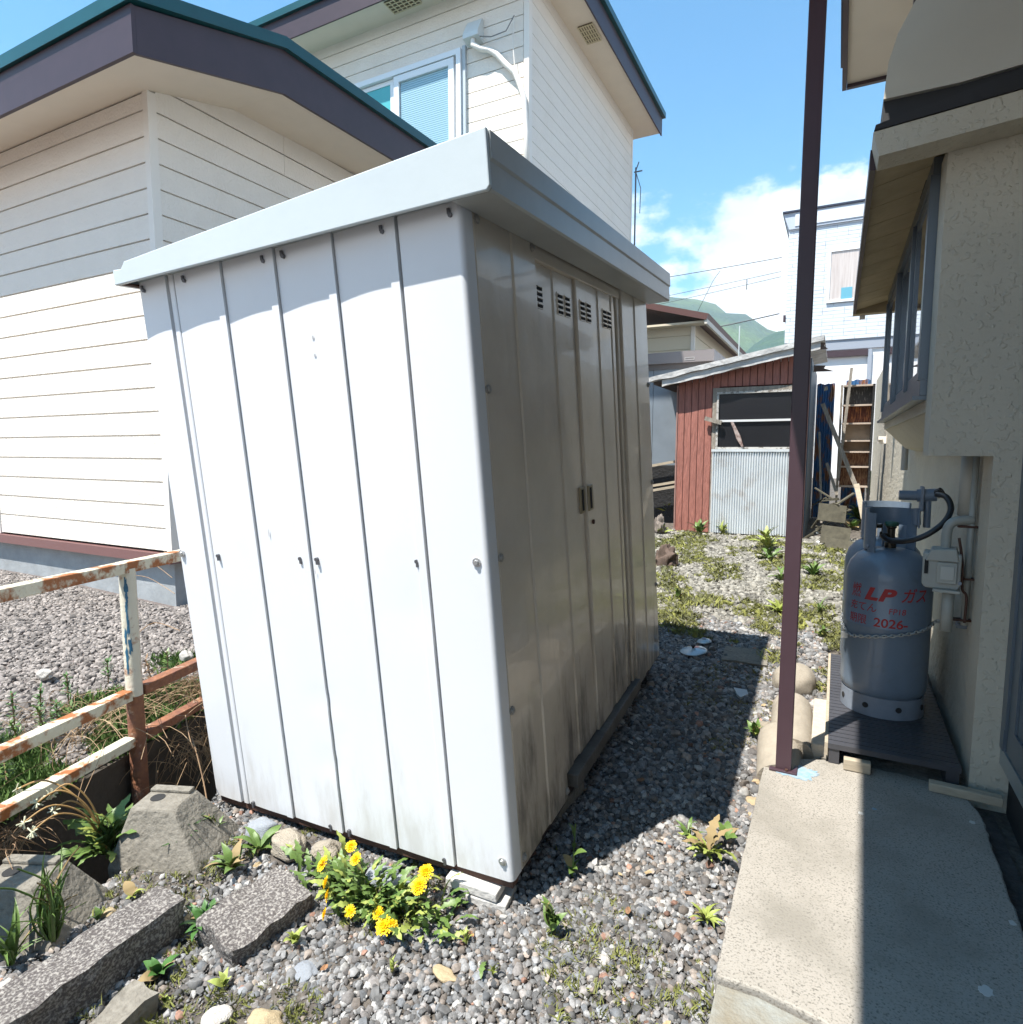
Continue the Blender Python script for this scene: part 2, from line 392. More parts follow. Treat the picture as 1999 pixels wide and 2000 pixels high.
BLOCKED = []       # rectangles (x0,y0,x1,y1) and discs (x,y,r) where no stone lies
def free(x, y):
    for b in BLOCKED:
        if len(b) == 4:
            if b[0] < x < b[2] and b[1] < y < b[3]: return False
        elif (x-b[0])**2 + (y-b[1])**2 < b[2]**2: return False
    return True
BLOCKED += [(-.19, -2, 1, 2.5), (.0, 2.5, 1, 4.0), (-1.95, 1.62, -.9, 3.2), (-1.64, 7.2, -.2, 9.5)]

# ================================================================ metal storage shed
M3 = Matrix(((.9990,-.0212,-.0406),(.0180,.9970,-.0756),(.0421,.0752,.9963)))
M4 = Matrix.Translation((-.775, 1.505, .10)) @ M3.to_4x4()
shed = thing('storage_shed', 'large white metal storage shed leaning in the middle of the yard', 'shed', M=M4)
Wd, Dp, Ht = 1.261, 1.824, 1.868
def front_panel(x0, x1, strip=True):
    n = 12; x1 -= .0035; xe = x1 - (.030 if strip else .004)
    poly = [(x0, .030), (x0, .0045)]
    for i in range(n):
        t = i/(n-1); poly.append((x0 + .001 + (xe - x0 - .001)*t, .0045 - .0055*math.sin(t*math.pi*.55)))
    if strip: poly += [(xe + .003, -.0045), (x1, -.0045)]
    poly += [(x1, .030)]
    return sheet(poly)
DENTS = ((-.655,.24,.05,.03,.007),(-.66,.47,.06,.025,.005),(-.60,.33,.03,.02,.005),(-.25,.80,.10,.08,.004),(-.97,.62,.05,.20,.003),(-.50,1.2,.08,.3,.002),(-.12,.35,.07,.10,.004))
def sheet(poly):
    # pressed sheet: the profile repeated up the height, with the dents and slight waviness real sheet metal has
    m = 44; n = len(poly); vs = []; fs = []
    for j in range(m+1):
        z = Ht*j/m
        for x, y in poly:
            if y < .02:
                for x0, z0, sx, sz, a in DENTS: y += .5*a*math.exp(-((x-x0)/sx)**2-((z-z0)/sz)**2)
                y += .0007*noise.noise(Vector((x*5, z*2.2, 4)))
            vs.append((x, y, z))
    for j in range(m):
        for i in range(n): a = j*n+i; b = j*n+(i+1) % n; fs.append((a, b, b+n, a+n))
    fs += [tuple(range(n))[::-1], tuple(range(m*n, m*n+n))]
    return MB().add(vs, fs)
edges = [-1.115, -1.085, -.857, -.632, -.41, -.195]
front_panel(-Wd, -1.115, False).build('wall_panel', shed_white, shed, smooth=25)
MB().prism([(-1.112,.03),(-1.112,.004),(-1.108,.002),(-1.092,.002),(-1.088,.004),(-1.088,.03)], 'z', 0, Ht).build('wall_panel', shed_white, shed)
for a, b in zip(edges[1:-1], edges[2:]): front_panel(a, b).build('wall_panel', shed_white, shed, smooth=25)
arc = [(-.016 + .016*math.sin(t), .016 - .016*math.cos(t)) for t in [math.pi/2*i/6 for i in range(7)]]
MB().prism([(-.193,.03),(-.193,.004),(-.19,.001)] + arc + [(0,.055),(-.02,.055),(-.02,.03)], 'z', 0, Ht+.0).build('corner_panel', shed_white, shed, smooth=25)
BOX((-Wd+.01,.0305,.0),(-.02,.04,Ht)).build('inner_frame', dark, shed)
BOX((-Wd-.0,.031,0),(-Wd+.01,Dp-.01,Ht)).build('left_wall', shed_white, shed)
BOX((-Wd+.01,Dp-.01,0),(-.03,Dp,Ht)).build('rear_wall', shed_white, shed)
def side_panel(y0, y1, ribs, z0, z1, x=0.0, t=.02, name='side_panel', rd=.008, m=shed_beige):
    poly = [(x - t, y0), (x - .004, y0), (x, y0 + .005)]
    for a, b in ribs: poly += [(x, a), (x - rd*.6, a + .006), (x - rd*.6, b - .006), (x, b)]
    poly += [(x, y1 - .005), (x - .004, y1), (x - t, y1)]
    return MB().prism(poly, 'z', z0, z1).build(name, m, shed, smooth=20)
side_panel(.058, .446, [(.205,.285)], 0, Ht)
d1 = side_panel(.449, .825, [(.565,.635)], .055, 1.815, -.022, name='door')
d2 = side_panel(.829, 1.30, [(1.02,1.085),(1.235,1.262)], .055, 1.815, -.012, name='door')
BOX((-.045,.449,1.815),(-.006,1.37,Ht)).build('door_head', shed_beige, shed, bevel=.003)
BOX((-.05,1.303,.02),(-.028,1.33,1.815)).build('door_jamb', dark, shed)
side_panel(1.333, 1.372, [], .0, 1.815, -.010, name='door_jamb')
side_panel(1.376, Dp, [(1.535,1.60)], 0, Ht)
BOX((-.03,.50,.0),(.016,1.372,.050)).build('door_rail', mat('dirty_rail', (.15,.14,.125), .6, var=.5, vs=8, bump=.3), shed, bevel=.003)
BOX((-Wd+.03,.05,-.055),(-.03,Dp-.04,-.002)).build('base_frame', mat('black_red_base', (.03,.014,.012), .8), shed)
BOX((-Wd+.01,.012,-.03),(-.01,.05,-.001)).build('base_frame', rustiron, shed)
# vents: louvred panels of the two doors
for y in (.505, .685, .755, .885, .955, 1.155, 1.215):
    x = -.022 if y < .83 else -.012
    v = BOX((x, y-.024, 1.672),(x+.003, y+.024, 1.748)).build('vent', shed_beige, shed)
    for k in range(4):
        BOX((x+.0032, y-.020, 1.676+k*.018),(x+.0052, y+.020, 1.684+k*.018)).build('slot', dark, v)
        BOX((x+.003, y-.022, 1.685+k*.018),(x+.008, y+.022, 1.688+k*.018)).build('louvre', shed_beige, v)
for y, x in ((.795,-.022),(.86,-.012)):
    h = BOX((x, y-.026, .955),(x+.008, y+.026, 1.055)).build('handle', mat('brass_brown_handle', (.33,.27,.17), .4, var=.2), shed, bevel=.003)
    BOX((x+.0085, y-.014, .965),(x+.0105, y+.002, 1.045)).build('finger_recess', dark, h)
MB().tube([(-.013,.885,.905),(-.006,.885,.905)], .009, 10).build('keyhole', rustiron, shed)
# roof
poly = [(-1.30,1.856),(-1.30,1.895),(-1.296,1.905),(-1.255,1.902),(-1.235,1.922),(.112,1.988),(.112,1.862),(.104,1.853)]
MB().prism(poly, 'y', -.056, -.042).build('roof_fascia', shed_fascia, shed, bevel=.003)
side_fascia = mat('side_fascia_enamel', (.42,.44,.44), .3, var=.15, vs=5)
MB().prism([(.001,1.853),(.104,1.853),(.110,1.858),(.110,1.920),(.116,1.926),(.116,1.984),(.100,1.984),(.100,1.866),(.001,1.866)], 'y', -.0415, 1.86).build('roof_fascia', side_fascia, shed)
MB().prism([(-1.30,1.862),(-1.30,1.90),(.10,1.975),(.10,1.862)], 'y', 1.845, 1.86).build('roof_fascia', shed_fascia, shed)
MB().prism([(-1.29,1.893),(.099,1.968),(.099,1.978),(-1.29,1.903)], 'y', -.0415, 1.844).build('roof_sheet', shed_fascia, shed)
BOX((-1.30,-.0415,1.856),(-1.285,1.844,1.89)).build('gutter', shed_fascia, shed)
BOX((-1.285,-.0415,1.856),(-Wd-.001,1.844,1.862)).build('soffit_strip', rustiron, shed)
MB().prism([(-Wd,1.869),(-Wd,1.893),(-.02,1.96),(-.02,1.869)], 'y', .0, Dp).build('roof_frame', shed_fascia, shed)
scuff = mat('grey_scuff', (.42,.42,.43), .6)
for x, z, w_, h_ in ((-.655,1.36,.010,.004),(-.52,1.60,.008,.012),(-.52,1.55,.008,.010),(-.80,1.02,.004,.03),(-.62,.90,.003,.02)):
    q_ = 8; MB().add([(x+w_*math.cos(2*math.pi*i/q_)*.5, -.0022, z+h_*math.sin(2*math.pi*i/q_)*.5) for i in range(q_)], [tuple(range(q_))]).build('scuff', scuff, shed)
def screw_mb(n):
    mb = MB()
    if n == 'y': mb.tube([(0,.002,0),(0,-.004,0)], .0125, 14).tube([(0,-.004,0),(0,-.009,0)], [.008,.006], 10)
    else: mb.tube([(-.002,0,0),(.004,0,0)], .0125, 14).tube([(.004,0,0),(.009,0,0)], [.008,.006], 10)
    return mb
sy = screw_mb('y').mesh('screw', steel); sx_ = screw_mb('x').mesh('screw', mat('painted_screw', (.28,.26,.23), .4))
small_y = MB().tube([(0,.004,0),(0,-.006,0)], .006, 8).box((-.001,-.0065,-.016),(.007,-.001,-.002)).mesh('screw', mat('dark_screw', (.12,.12,.13), .4, metal=.5))
for x, z in ((-1.245,.938),(-.035,.953),(-.03,.062)): inst(sy, 'screw', shed, Matrix.Translation((x,0,z)))
for x, z in ((-1.057,.936),(-.677,.94),(-.609,.94),(-.231,.948),(-1.06,.012),(-.69,.012),(-.61,.012),(-.235,.012)): inst(small_y, 'screw', shed, Matrix.Translation((x,0,z)))
for x in (-1.235,-1.03,-.677,-.598,-.24,-.03): inst(small_y, 'screw', shed, Matrix.Translation((x,.0,1.838)) @ Matrix.Rotation(math.pi,4,'Y'))
for y, z in ((.07,1.41),(.07,.95),(.07,.5),(.075,1.84),(.42,1.84),(.075,.03),(.43,.03),(1.80,1.45),(1.80,.95),(1.80,.4)): inst(sx_, 'screw', shed, Matrix.Translation((0,y,z)))
# blocks under the near corner
bp = at(905, 1672, .05)
pale_block = mat('pale_paving_block', (.55,.53,.50), .9, var=.25, vs=30, bump=.5)
for k, (z, dx, dy, L_, lab) in enumerate(((.036, -.055, .03, .17, 'upper pale concrete paving block under the near corner of the white shed'), (.002, -.01, .035, .13, 'lower pale concrete paving block, resting on gravel under the shed corner'))):
    o = MB().box((-L_/2,-.045,0),(L_/2,.05,.030)).build('paving_block', pale_block, bevel=.004)
    o.location = (-.885+dx+.03, 1.515+dy-.02, z); o.rotation_euler = (.03,.03,R(4 + 3*k)); tag(o, lab, 'block', 'blocks propping the shed')
o = BOX((-.10,-.05,0),(.10,.05,.06)).build('paving_block', concrete_grey, bevel=.005); o.location = (-.86, 2.05, .035); o.rotation_euler = (.07,0,R(85))
tag(o, 'dark concrete block in shade beneath the shed door rail', 'block', 'blocks propping the shed')

# ================================================================ neighbouring houses (siding boards one by one)
def boards_y(parent, x0, x1, y, z0, z1, h, m, gap=.012, name='siding_board', t=.02, x_of=None):
    k = 0; z = z0
    while z < z1 - .02:
        top = min(z + h, z1)
        BOX((x0, y - t, z + gap), (x1, y, top)).build(name, m, parent)
        z += h
def boards_x(parent, y0, y1, x, z0, z1, h, m, gap=.012, name='siding_board', t=.02, joints=(), lim=None, sgn=1):
    z = z0; k = 0
    while z < z1 - .02:
        top = min(z + h, z1); a = y0
        if lim: a = max(a, lim(top))
        if a < y1:
            j = joints[(k // 3) % len(joints)] if joints else None
            segs = [(a, j - .002), (j + .002, y1)] if j and a < j < y1 else [(a, y1)]
            for p, q in segs: BOX((min(x, x + sgn*t), p, z + gap), (max(x, x + sgn*t), q, top)).build(name, m, parent)
        z += h; k += 1
# --- house on the left
h1 = thing('house', 'low cream-white house on the left with teal roof edge behind the white shed', 'house', (-5, 3, .2))
def hb(mb, name, m, par=None, **k):
    o = mb.build(name, m, None, **k); p = par or h1
    o.parent = p; o.matrix_parent_inverse = Matrix.Translation(p.location).inverted(); return o
class Off:      # parent that keeps world coordinates
    pass
h1.location = (0,0,0)
BOX((-9.8, 2.79, .64), (-4.17, 8.4, 3.70)).build('wall', siding_trim, h1)
boards_y(h1, -6.49, -4.20, 2.79, .62, 3.70, .165, siding_white)
BOX((-6.52,2.76,.62),(-6.495,2.795,3.7)).build('corner_trim', siding_trim, h1)
BOX((-9.8,2.775,.62),(-6.53,2.789,3.7)).build('wall', mat('cream_wall', (.5,.45,.36), .7, bump=.2), h1)
def h1bot(y): return 3.58 + .30*(y-2.35)/1.1 if y < 3.45 else 3.88 + .03*(y-3.45)
boards_x(h1, 2.83, 8.3, -4.17, .62, 4.02, .165, siding_white, joints=(3.93, 5.6))
BOX((-4.2,2.768,.62),(-4.145,2.828,3.71)).build('corner_trim', siding_trim, h1)
MB().prism([(2.84,3.70),(8.3,3.70),(8.3,4.0),(3.5,3.9),(2.84,3.74)], 'x', -9.8, -4.175).build('gable', siding_trim, h1)
MB().prism([(2.37,3.60),(3.45,3.895),(8.3,4.04),(8.3,4.09),(3.45,3.945),(2.37,3.65)], 'x', -9.8, -3.64).build('soffit', soffit_cream, h1)
BOX((-9.8,2.345,3.575),(-3.615,2.369,3.83)).build('fascia', fascia_purple, h1)
MB().prism([(2.37,3.575),(3.45,3.875),(8.3,4.02),(8.3,4.30),(3.45,4.17),(2.37,3.83)], 'x', -3.639, -3.615).build('fascia', fascia_purple, h1)
MB().prism([(2.32,3.832),(3.45,4.172),(8.3,4.302),(8.3,4.38),(3.45,4.25),(2.32,3.91)], 'x', -9.8, -3.58).build('roof', roof_teal, h1)
BOX((-9.8,2.735,.545),(-4.125,2.80,.615)).build('flashing', flash_brown, h1); BOX((-4.165,2.801,.545),(-4.125,8.3,.615)).build('flashing', flash_brown, h1)
BOX((-9.8,2.81,-.1),(-4.19,8.4,.60)).build('foundation', found, h1)
# --- taller house behind
h2 = thing('house', 'tall two-storey white house with sliding window and teal roof edge', 'house')
BOX((-9.5,6.72,.3),(-3.285,10.6,6.72)).build('wall', siding_trim, h2)
boards_y(h2, -9.4, -3.33, 6.72, .9, 6.64, .165, siding_white, gap=.010)
boards_x(h2, 6.78, 10.62, -3.283, .9, 6.72, .165, siding_white, gap=.006)
BOX((-3.32,6.69,.9),(-3.255,6.775,6.68)).build('corner_trim', siding_trim, h2); BOX((-3.32,10.60,.9),(-3.255,10.66,6.7)).build('corner_trim', siding_trim, h2)
sof2 = BOX((-9.5,6.32,6.64),(-2.88,10.98,6.70)).build('soffit', soffit_cream, h2)
BOX((-9.5,6.30,6.60),(-2.86,6.319,6.88)).build('fascia', fascia_purple, h2); BOX((-2.879,6.32,6.60),(-2.86,10.99,6.88)).build('fascia', fascia_purple, h2)
BOX((-9.5,6.26,6.885),(-2.81,11.03,6.97)).build('roof', roof_teal, h2)
grille = mat('cream_grille', (.60,.52,.34), .6)
for (x0, y0, x1, y1) in ((-5.02,6.38,-4.62,6.58),(-3.14,7.85,-2.95,8.2)):
    v = BOX((x0,y0,6.628),(x1,y1,6.639)).build('vent_grille', mat('grille_dark', (.16,.13,.08), .8), h2)
    n = 6
    for i in range(n+1):
        BOX((x0+(x1-x0)*i/n-.007,y0,6.618),(x0+(x1-x0)*i/n+.007,y1,6.6275)).build('grille_bar', grille, v)
    for i in range(5):
        BOX((x0,y0+(y1-y0)*i/4-.006,6.613),(x1,y0+(y1-y0)*i/4+.006,6.6178)).build('grille_bar', grille, v)
wf = mat('white_window_frame', (.78,.80,.82), .35); blind = mat('pale_blue_blind', (.34,.52,.60), .35, coat=1); teal_pane = mat('teal_pane', (.10,.42,.44), .15)
def frame_y(par, name, x0, x1, z0, z1, y, w, t, m):
    w_ = BOX((x0,y-t,z0),(x1,y,z0+w)).box((x0,y-t,z1-w),(x1,y,z1)).box((x0,y-t,z0+w),(x0+w,y,z1-w)).box((x1-w,y-t,z0+w),(x1,y,z1-w))
    return w_.build(name, m, par)
w = frame_y(h2, 'window', -5.80, -4.12, 4.72, 6.02, 6.699, .06, .07, wf)
s1 = frame_y(h2, 'sash', -5.10, -4.22, 4.79, 5.95, 6.69, .075, .05, wf); s2 = frame_y(h2, 'sash', -5.73, -5.13, 4.79, 5.95, 6.695, .05, .02, wf)
BOX((-5.02,6.675,4.87),(-4.30,6.685,5.875)).build('pane', mat('blind_glass', (.25,.42,.50), .08, spec=.9, coat=1), s1)
for i in range(40): BOX((-5.01,6.669,4.88+i*.0248),(-4.31,6.6745,4.898+i*.0248)).build('blind_slat', blind, s1)
BOX((-5.68,6.685,4.84),(-5.18,6.69,5.90)).build('pane', teal_pane, s2)
BOX((-4.115,6.66,4.70),(-4.07,6.699,6.05)).build('window_trim', mat('grey_trim', (.45,.50,.53), .5), h2)
MB().prism([(6.699,6.27),(6.699,6.02),(6.56,6.05),(6.56,6.10),(6.66,6.27)], 'x', -4.04, -3.84).build('pipe_hood', mat('grey_white_hood', (.62,.66,.66), .5), h2)
cond = [(-3.93,6.62,6.07),(-3.93,6.60,5.98),(-3.84,6.62,5.92),(-3.74,6.64,5.89),(-3.64,6.65,5.82),(-3.54,6.65,5.70),(-3.42,6.65,5.58),(-3.36,6.655,5.45),(-3.30,6.66,5.28),(-3.285,6.66,5.1),(-3.27,6.66,4.9),(-3.25,6.66,4.2)]
MB().tube(cond, .032, 10).build('pipe', siding_trim, h2, smooth=True)
MB().tube([(-3.93,6.6,6.07),(-3.7,6.62,6.01),(-3.52,6.64,6.03),(-3.42,6.65,6.17)], .006, 5).build('cable', mat('grey_cable', (.2,.2,.2), .6), h2)
MB().tube([(-3.42,6.65,6.15),(-3.44,6.65,5.9),(-3.40,6.65,5.5)], .006, 5).build('cable', siding_trim, h2)
MB().tube([(-3.21,10.70,4.5),(-3.21,10.70,6.05)], .014, 6).tube([(-3.21,10.70,6.0),(-3.16,10.70,6.13)], .010, 5).tube([(-3.24,10.7,5.98),(-3.10,10.70,5.98)], .012, 5).tube([(-3.20,10.70,5.95),(-3.12,10.7,5.7),(-3.13,10.7,5.3)], .007, 5).build('antenna_mast', mat('dark_mast', (.10,.12,.15), .5), h2)

# ================================================================ red board shack
rs = thing('shack', 'small red board shack with corrugated tin door and white tin roof', 'shack', (0,0,0))
Y0 = 7.3
BOX((-1.62,Y0+.03,.38),(-.36,9.1,2.05)).build('inner_wall', black_board, rs)
x = -1.64
while x < -1.262:
    w_ = .0755; o = BOX((x,Y0+.008,.41+random.uniform(0,.01)),(x+w_-.008,Y0+.028,2.25)).build('board', red_board, rs); x += w_
BOX((-1.64,Y0+.012,.40),(-1.262,Y0+.022,2.1)).build('batten', mat('dark_red', (.08,.02,.015), .9), rs)
BOX((-1.66,Y0-.0,.40),(-1.645,Y0+.03,2.08)).build('corner_post', mat('pink_grey_wood', (.35,.20,.17), .8, var=.3), rs)
x = -1.25
while x < -.36:
    zt = 2.13 + .2*(x+1.62)/1.3; BOX((x,Y0-.002,2.045),(x+.068,Y0+.018,zt+.03)).build('board', red_board, rs); x += .0755
BOX((-1.262,Y0+.019,2.03),(-.30,Y0+.03,2.28)).build('batten', MATS['dark_red'], rs)
BOX((-.345,Y0,.40),(-.29,Y0+.03,2.33)).build('corner_post', red_board, rs)
# side walls
BOX((-.30,Y0+.035,.40),(-.275,9.1,2.30)).build('side_wall', mat('blue_grey_tin', (.10,.14,.18), .5), rs)
y = Y0+.06
while y < 9.0: BOX((-1.66,y,.41),(-1.64,y+.07,2.0)).build('side_board', red_board, rs); y += .075
# door: corrugated sheet below, glazed window above
dr = BOX((-1.258,Y0-.012,.415),(-1.215,Y0+.0175,2.03)).box((-.40,Y0-.012,.415),(-.35,Y0+.0175,2.03)).box((-1.215,Y0-.012,1.985),(-.40,Y0+.0175,2.03)).build('door', grey_wood, rs)
ww = .026; n = int((.855)/ww); vs=[]; 
k=0; tot = 4*33
for i in range(tot+1):
    x = -1.245 + .865*i/tot; yy = Y0-.030 + .013*math.cos(i/4*2*math.pi)
    vs += [(x, yy, .42), (x, yy, 1.335), (x, yy+.002, .42), (x, yy+.002, 1.335)]
fs = []
for i in range(tot): a = i*4; b = a+4; fs += [(a,b,b+1,a+1),(a+2,a+3,b+3,b+2)]
MB().add(vs, fs).build('corrugated_sheet', corr_tin, dr, smooth=True)
BOX((-1.25,Y0-.045,1.328),(-.375,Y0-.015,1.356)).build('trim', corr_tin, dr)
BOX((-1.21,Y0+.002,1.36),(-.405,Y0+.006,1.98)).build('pane', glass_dark, dr)
fr = frame_y(dr, 'window_frame', -1.213, -.402, 1.357, 1.984, Y0+.0, .022, .02, mat('peeling_white_wood', (.45,.43,.40), .8, col2=(.15,.13,.11), vs=30, thr=(.5,.6)))
BOX((-1.19,Y0-.02,1.655),(-.425,Y0-.002,1.678)).build('glazing_bar', mat('white_bar', (.60,.60,.60), .6), fr)
MB().bar((-1.33,Y0-.05,1.70),(-1.15,Y0-.05,1.645),.03,.045).build('latch', grey_wood, dr)
MB().prism([(-1.06,1.655),(-1.03,1.655),(-.95,1.50),(-.915,1.385),(-.935,1.38),(-.99,1.47),(-1.02,1.56)], 'y', Y0-.035, Y0-.025).build('wood_scrap', mat('torn_wood', (.5,.42,.38), .8, col2=(.12,.05,.04), vs=40), dr)
# roof: two tin strips, wavy edge
def wavy(x0, z0, x1, z1, y0, y1, th, amp, seed, n=40):
    vs = []; 
    for i in range(n+1):
        t = i/n; x = x0+(x1-x0)*t; z = z0+(z1-z0)*t
        a = amp*noise.noise(Vector((t*9, seed, 0)))
        vs += [(x, y0, z-th+a), (x, y0, z), (x, y1, z-th), (x, y1, z)]
    fs = [(0,1,3,2), (n*4, n*4+2, n*4+3, n*4+1)]
    for i in range(n): a=i*4; b=a+4; fs += [(a,b,b+1,a+1),(a+1,b+1,b+3,a+3),(a+2,a+3,b+3,b+2),(a,a+2,b+2,b)]
    return MB().add(vs, fs)
wavy(-1.96, 2.165, -.17, 2.50, Y0-.16, Y0-.14, .055, .018, 1).build('roof_edge', tin_white, rs)
wavy(-1.80, 2.135, -.20, 2.44, Y0-.135, Y0-.12, .075, .02, 5).build('roof_edge', tin_white, rs)
wavy(-1.98, 2.16, -.165, 2.50, Y0-.139, 9.2, .02, .004, 3).build('roof_sheet', tin_white, rs)
wavy(-1.90, 2.12, -1.60, 2.16, Y0-.11, 9.1, .03, .02, 9, 14).build('roof_sheathing', mat('rotten_wood', (.07,.05,.04), .9), rs)
for k in (0, 2):
    z = 2.44 - k*.085; x = -.165 + .0*k
    MB().prism([(-.27,z),(-.155+.02*(k % 2),z-.01),(-.17,z-.04),(-.13+.03*(k % 3),z-.075),(-.27,z-.07)], 'y', Y0-.10+.25*k, Y0-.08+.25*k).build('torn_tin', mat('rusty_tin', (.14,.09,.07), .7, var=.5, vs=20), rs)
o = BOX((-1.28,Y0-.20,.36),(-.55,Y0-.06,.405)).build('concrete_step', concrete_moss, bevel=.01); tag(o, 'long concrete sill lying in front of the tin door', 'step')

# ================================================================ things between the shack and the right house
def loc_thing(o, *a, **k): return tag(o, *a, **k)
bt = thing('corrugated_fence', 'blue corrugated tin fence with rust streaks behind the wooden shelves', 'fence')
for x0, x1, zt in ((-.26,-.06,2.16),(.06,.32,2.19)):
    vs=[]; n=28
    for i in range(n+1):
        x = x0+(x1-x0)*i/n; yy = 8.75+.012*math.cos(i*math.pi/2); z2 = zt+.02*noise.noise(Vector((x*20,0,2)))
        vs += [(x,yy,.5),(x,yy,z2),(x,yy+.003,.5),(x,yy+.003,z2)]
    fs=[]
    for i in range(n): a=i*4;b=a+4; fs += [(a,b,b+1,a+1),(a+2,a+3,b+3,b+2)]
    MB().add(vs,fs).build('tin_sheet', blue_tin, bt, smooth=True)
sh = thing('shelf_unit', 'old brown wooden shelf unit with peeling back panels leaning behind the shack', 'shelves')
br_wood = mat('brown_peeling_panel', (.30,.17,.09), .85, col2=(.10,.035,.02), vs=14, stretch=(6,1,1.2), thr=(.42,.6))
dk_panel = mat('dark_streaked_panel', (.05,.05,.05), .8, col2=(.35,.33,.30), vs=22, stretch=(6,1,.6), thr=(.58,.66))
or_panel = mat('orange_streaked_panel', (.10,.03,.02), .8, col2=(.50,.20,.07), vs=22, stretch=(6,1,.5), thr=(.5,.62))
shz = [.93,1.155,1.325,1.45,1.645,1.85,2.07]
pm = [br_wood, br_wood, mat('brown_panel2', (.34,.24,.16), .8, var=.4, vs=9), mat('brown_panel3', (.42,.33,.24), .8, var=.4, vs=7), or_panel, dk_panel]
for i in range(6): BOX((.035,8.24,shz[i]),(.325,8.255,shz[i+1])).build('back_panel', pm[i], sh)
for z in shz: BOX((.03,8.12,z-.009),(.33,8.239,z+.009)).build('shelf', mat('faded_shelf_board', (.52,.42,.34), .8, var=.3), sh)
for x in (.015,.332): BOX((x-.012,8.10,.5),(x+.012,8.26,2.08)).build('side_board', grey_wood if x < .1 else black_board, sh)
planks = [((.10,8.05,2.26),(.02,8.0,1.0),.03,'pale upright plank leaning against the left side of the shelf unit'),
          ((-.17,7.85,1.86),(.21,7.75,.92),.045,'weathered plank leaning diagonally across the wooden shelves'),
          ((-.19,7.95,1.55),(-.12,7.6,.55),.022,'thin dark stick leaning behind the shack corner'),
          ((-.10,7.9,1.2),(.02,7.8,.85),.03,'short brown board propped low under the shelves'),
          ((.20,7.7,.98),(.28,7.55,.62),.05,'cream plank end poking out of the weeds by the house wall')]
for a, b, w_, lab in planks:
    o = MB().bar(a, b, w_, .018, up=(0,1,0)).build('plank', grey_wood if w_ < .05 else pale_wood); tag(o, lab, 'plank', 'old boards leaning beyond the shack')
for i, (px, py, pz, rx, rz, lab) in enumerate(((.02,6.95,.50,1.25,.1,'upper mossy wooden board in the shade beside the shack'),(.06,6.75,.40,1.2,-.12,'lowest square wooden board leaning on the dark pile beside the shack'),(-.02,7.2,.70,1.3,.2,'dark broken board on top of the shaded pile'))):
    o = MB().box((-.13,-.09,-.01),(.13,.09,.01)).build('board', mat('dark_mossy_board', (.11,.10,.07), .9, var=.5, vs=18)); o.location=(px,py,pz); o.rotation_euler=(rx,.1,rz); tag(o, lab, 'board', 'boards heaped beside the shack')
o = MB().box((-.22,6.9,.30),(.18,7.9,.36)).build('soil_mound', mat('dark_moss_soil', (.035,.038,.02), .95, var=.5, vs=12, bump=1, bs=20)); struct(o)
mbs = MB()
for i in range(22):
    p = (random.uniform(-.2,.12), random.uniform(7.0,7.7), random.uniform(.38,.85)); q = (p[0]+random.uniform(-.2,.25), p[1]+.1, p[2]+random.uniform(-.15,.15))
    mbs.bar(p, q, random.uniform(.012,.04), .012)
mbs.build('wood_debris', MATS['dark_mossy_board'])['kind'] = 'stuff'
for i,(px,py,pz,c) in enumerate(((-.10,7.2,.62,'upper'),(-.14,7.1,.50,'middle'),(-.13,7.0,.42,'lower'))):
    o = bpy.data.objects.new('litter', stone_mesh('litter', 40+i, .5, mat('white_plastic', (.6,.62,.62), .4))); COL.objects.link(o); o.location=(px,py,pz); o.scale=(.022,)*3
    tag(o, c+' white litter scrap in the shade right of the shack', 'litter', 'white litter beside the shack')
o = MB().prism([(.035,2.005),(.075,2.015),(.07,2.055),(.04,2.05)], 'y', 7.9, 7.91).build('cardboard_scrap', pale_wood); tag(o, 'small tan cardboard scrap hanging beside the shack roof', 'scrap'); o.location.x -= .2
# timber stack left of the shack
ts = [((-2.25,7.7,1.11),(-1.68,7.7,1.22)),((-2.25,7.65,.86),(-1.68,7.65,.97)),((-2.25,7.62,.80),(-1.66,7.62,.92))]
for i, (a, b) in enumerate(ts):
    o = MB().bar(a, b, .05, .03).build('timber', pale_wood); tag(o, ('top','middle','lowest')[i] + ' sunlit timber of the dark stack between shed and shack', 'timber', 'timbers stacked left of the shack')
o = MB().box((-2.4,7.8,.35),(-1.66,8.2,1.15)).build('timber_stack', black_board); tag(o, 'dark pile of stacked boards under the grey garage box', 'timber stack')
# grey metal garage box
gb = thing('storage_box', 'grey-blue metal storage box with flat brown roof left of the red shack', 'shed')
gm = mat('blue_grey_panel', (.20,.235,.27), .35, var=.2, vs=3)
x = -3.2
while x < -1.55: BOX((x,8.30,1.15),(x+.33,8.33,2.45)).build('wall_panel', gm, gb); x += .335
BOX((-3.2,8.331,1.15),(-1.5,9.5,2.44)).build('body', gm, gb)
BOX((-3.2,8.22,2.46),(-1.42,9.6,2.60)).build('roof', mat('taupe_roof', (.20,.175,.17), .4), gb); BOX((-3.2,8.28,2.39),(-1.46,8.299,2.458)).build('fascia', mat('taupe2', (.13,.115,.11), .5), gb)
frame_y(gb, 'name_plate', -1.78, -1.66, 2.485, 2.52, 8.219, .006, .004, mat('pale_plate', (.4,.38,.36), .4))

